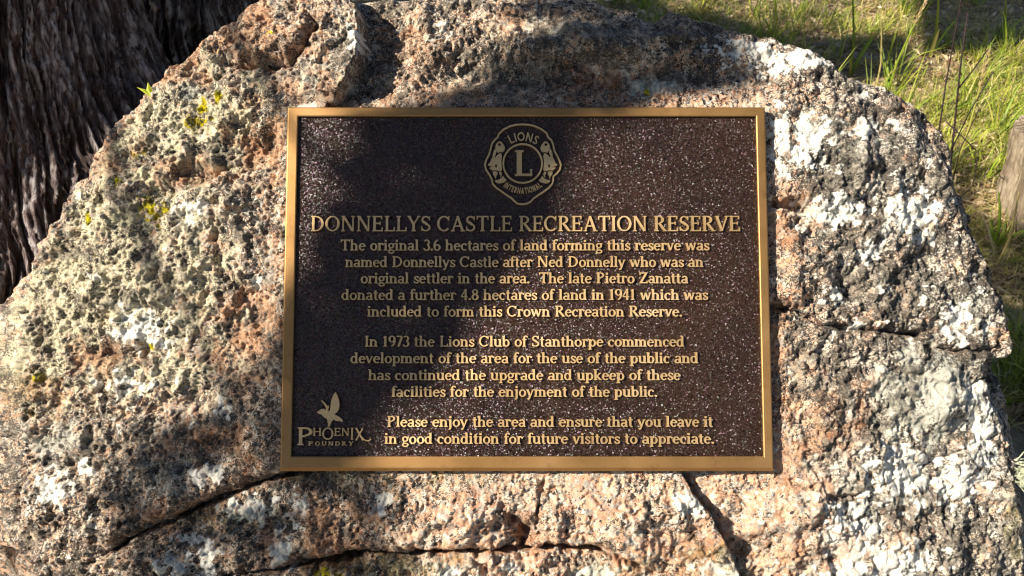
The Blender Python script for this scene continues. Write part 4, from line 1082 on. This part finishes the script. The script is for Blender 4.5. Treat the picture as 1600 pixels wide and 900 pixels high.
# crown: leafy sprays to the left of and above the camera; their shade dapples boulder, plaque, trunks and ground
SHADE = [[(560, 150), (600, 160), (870, 160), (885, 200), (862, 330), (790, 400), (735, 480), (690, 560), (600, 640), (520, 745), (430, 745), (425, 560), (445, 440), (505, 340)],
         [(745, 62), (850, 20), (960, -30), (1040, -10), (1100, 30), (1140, 90), (1010, 118), (960, 172), (640, 172), (700, 110)],
         [(440, 400), (385, 520), (250, 630), (100, 700), (60, 790), (90, 930), (440, 960), (560, 900), (640, 780), (620, 735), (440, 735)]]
SIL_TEST = SIL_PX
def face_hit(P):
    """photo pixel where the shadow of P falls on the plaque plane"""
    q = P - O; w = q @ AN; s = w / (SUN @ AN); h = P - s[:, None] * SUN - O
    return px_of_uv(h @ AU, h @ AV)[:2]
def leaf_cloud(P, tone_mu=.4, big=1.0):
    n = len(P)
    L = RNG.uniform(.035, .075, n) * big; W = L * RNG.uniform(.24, .36, n)
    d = RNG.normal(0, 1, (n, 3)); d[:, 2] -= .6; d /= np.linalg.norm(d, axis=1)[:, None]
    s = np.cross(d, RNG.normal(0, 1, (n, 3))); s /= np.linalg.norm(s, axis=1)[:, None]
    up = np.cross(d, s)
    V = np.stack([P - d * L[:, None] / 2, P - s * W[:, None] / 2 + up * W[:, None] * .2, P + s * W[:, None] / 2 + up * W[:, None] * .2, P + d * L[:, None] / 2], 1).reshape(-1, 3)
    b = np.arange(n)[:, None] * 4
    return V, np.concatenate([b + [0, 1, 2], b + [1, 3, 2]]), np.repeat(np.clip(RNG.normal(tone_mu, .2, n), 0, 1), 4)
def out_of_view(P):
    q = P - CAM; x, y, z = px_of_xyz(q[:, 0], q[:, 1], q[:, 2])
    return (z < 0) | (x < -120) | (x > 1720) | (y < -110) | (y > 1010)
def build_crown():
    pts = []
    for poly in SHADE:
        xs = [a for a, b in poly]; ys = [b for a, b in poly]; n = {0: 3300, 1: 3600, 2: 1150}[SHADE.index(poly)]
        px = RNG.uniform(min(xs), max(xs), n); py = RNG.uniform(min(ys), max(ys), n)
        k = in_poly(px, py, poly); jt = 30 if poly is SHADE[2] else 14; px = px[k] + RNG.normal(0, jt, k.sum()); py = py[k] + RNG.normal(0, jt, k.sum())
        B = np.array([P3(*uv_of(a, b), 0) for a, b in zip(px, py)])
        gap = fbm(px * .02, py * .02, 2, 601)
        B = B[gap > -.34]
        pts.append(B + SUN * RNG.uniform(2.3, 4.2, len(B))[:, None])
    # shade on the trunks and on parts of the ground
    n = 15000
    a_ = RNG.uniform(-2.9, .35, n); z_ = RNG.uniform(-.1, 1.5, n); w_ = RNG.uniform(0, 1, n) < .55
    r_ = np.where(w_, .33, .50) * RNG.uniform(.9, 1.05, n)
    tg = np.stack([np.where(w_, -1.28 + .2 * z_, -1.22 + .26 * z_) + r_ * np.cos(a_), np.where(w_, .98 + .17 * z_, 1.95 + .03 * z_) + r_ * np.sin(a_), z_], 1)
    gap = fbm(tg[:, 0] * 6, tg[:, 2] * 6, 2, 611); tg = tg[gap > -.42]
    pts.append(tg + SUN * RNG.uniform(1.6, 2.8, len(tg))[:, None])
    for poly, n in (([(1430, -40), (1680, -40), (1680, 66), (1560, 90), (1450, 88)], 7500), ([(1262, 66), (1420, 62), (1436, 120), (1300, 134), (1235, 100)], 3600), ([(1470, 250), (1545, 240), (1530, 330), (1700, 400), (1700, 640), (1500, 640), (1490, 380)], 2200), ([(930, -60), (1040, -60), (1040, 14), (930, 12)], 1500), ([(-90, 845), (20, 858), (60, 960), (-90, 960)], 900)):  # last patch: leaves added to imitate shade under the boulder's overhang
        xs = [a for a, b in poly]; ys = [b for a, b in poly]
        px = RNG.uniform(min(xs), max(xs), n); py = RNG.uniform(min(ys), max(ys), n); k = in_poly(px, py, poly)
        B = np.array([gp(a, b) for a, b in zip(px[k], py[k])])
        pts.append(B + SUN * RNG.uniform(*((4.2, 5.2) if poly[0][0] > 0 else (2.2, 3.4)), len(B))[:, None])
    P = np.concatenate(pts)
    hx, hy = face_hit(P)
    shaded = np.zeros(len(P), bool)
    for poly in SHADE: shaded |= in_poly(hx + RNG.normal(0, 12, len(P)), hy + RNG.normal(0, 12, len(P)), poly)
    on = in_poly(hx, hy, SIL_TEST)
    P = P[(shaded | ~on) & out_of_view(P)]
    # unseen leaves added behind the camera to darken the plaque's sky reflections
    n = 5200
    C_ = np.stack([RNG.uniform(-3.4, 3.4, n), RNG.uniform(-4.6, -.9, n), RNG.uniform(2.7, 4.6, n)], 1)
    C_ = C_[fbm(C_[:, 0] * 1.3, C_[:, 1] * 1.3, 2, 621) > -.35]
    hx, hy = face_hit(C_); far = ~((hx > -260) & (hx < 1860) & (hy > -260) & (hy < 1160))
    C_ = C_[far & out_of_view(C_)]
    V, t, tn = leaf_cloud(P)
    V2, t2, tn2 = leaf_cloud(C_, .35, 2.6)
    V = np.concatenate([V, V2]); t = np.concatenate([t, t2 + len(tn)]); tn = np.concatenate([tn, tn2])
    link("foliage", mesh_np("foliage", V - TO.astype(np.float32), None, t, M_LEAF, dict(tone=tn), smooth=False), tree, 'stuff')  # crown sprays plus the added unseen leaves overhead
    # limbs that carry the sprays, only where they are off the picture
    mb = None
    cs = [np.mean(np.array([P3(*uv_of(a, b), 0) for a, b in poly]), 0) + SUN * 3.3 for poly in SHADE]
    for k, c in enumerate(cs + [np.array([-2.9, -.4, 3.4])]):
        a = Vector((-2.95 - .08 * k, .45 - .02 * k, 3.0 + .1 * k)); c = Vector(c); m1 = a.lerp(c, .4) + Vector((-.1, -.1, .2)); m2 = a.lerp(c, .8) + Vector((-.05, 0, .08))
        mb = MB(); mb.tube([(a - Vector(TO)), m1 - Vector(TO), m2 - Vector(TO), c - Vector(TO)], [.03, .02, .011, .004], 10)
        link("branch", mb.mesh("branch", M_BARK, True), tree)
build_crown()
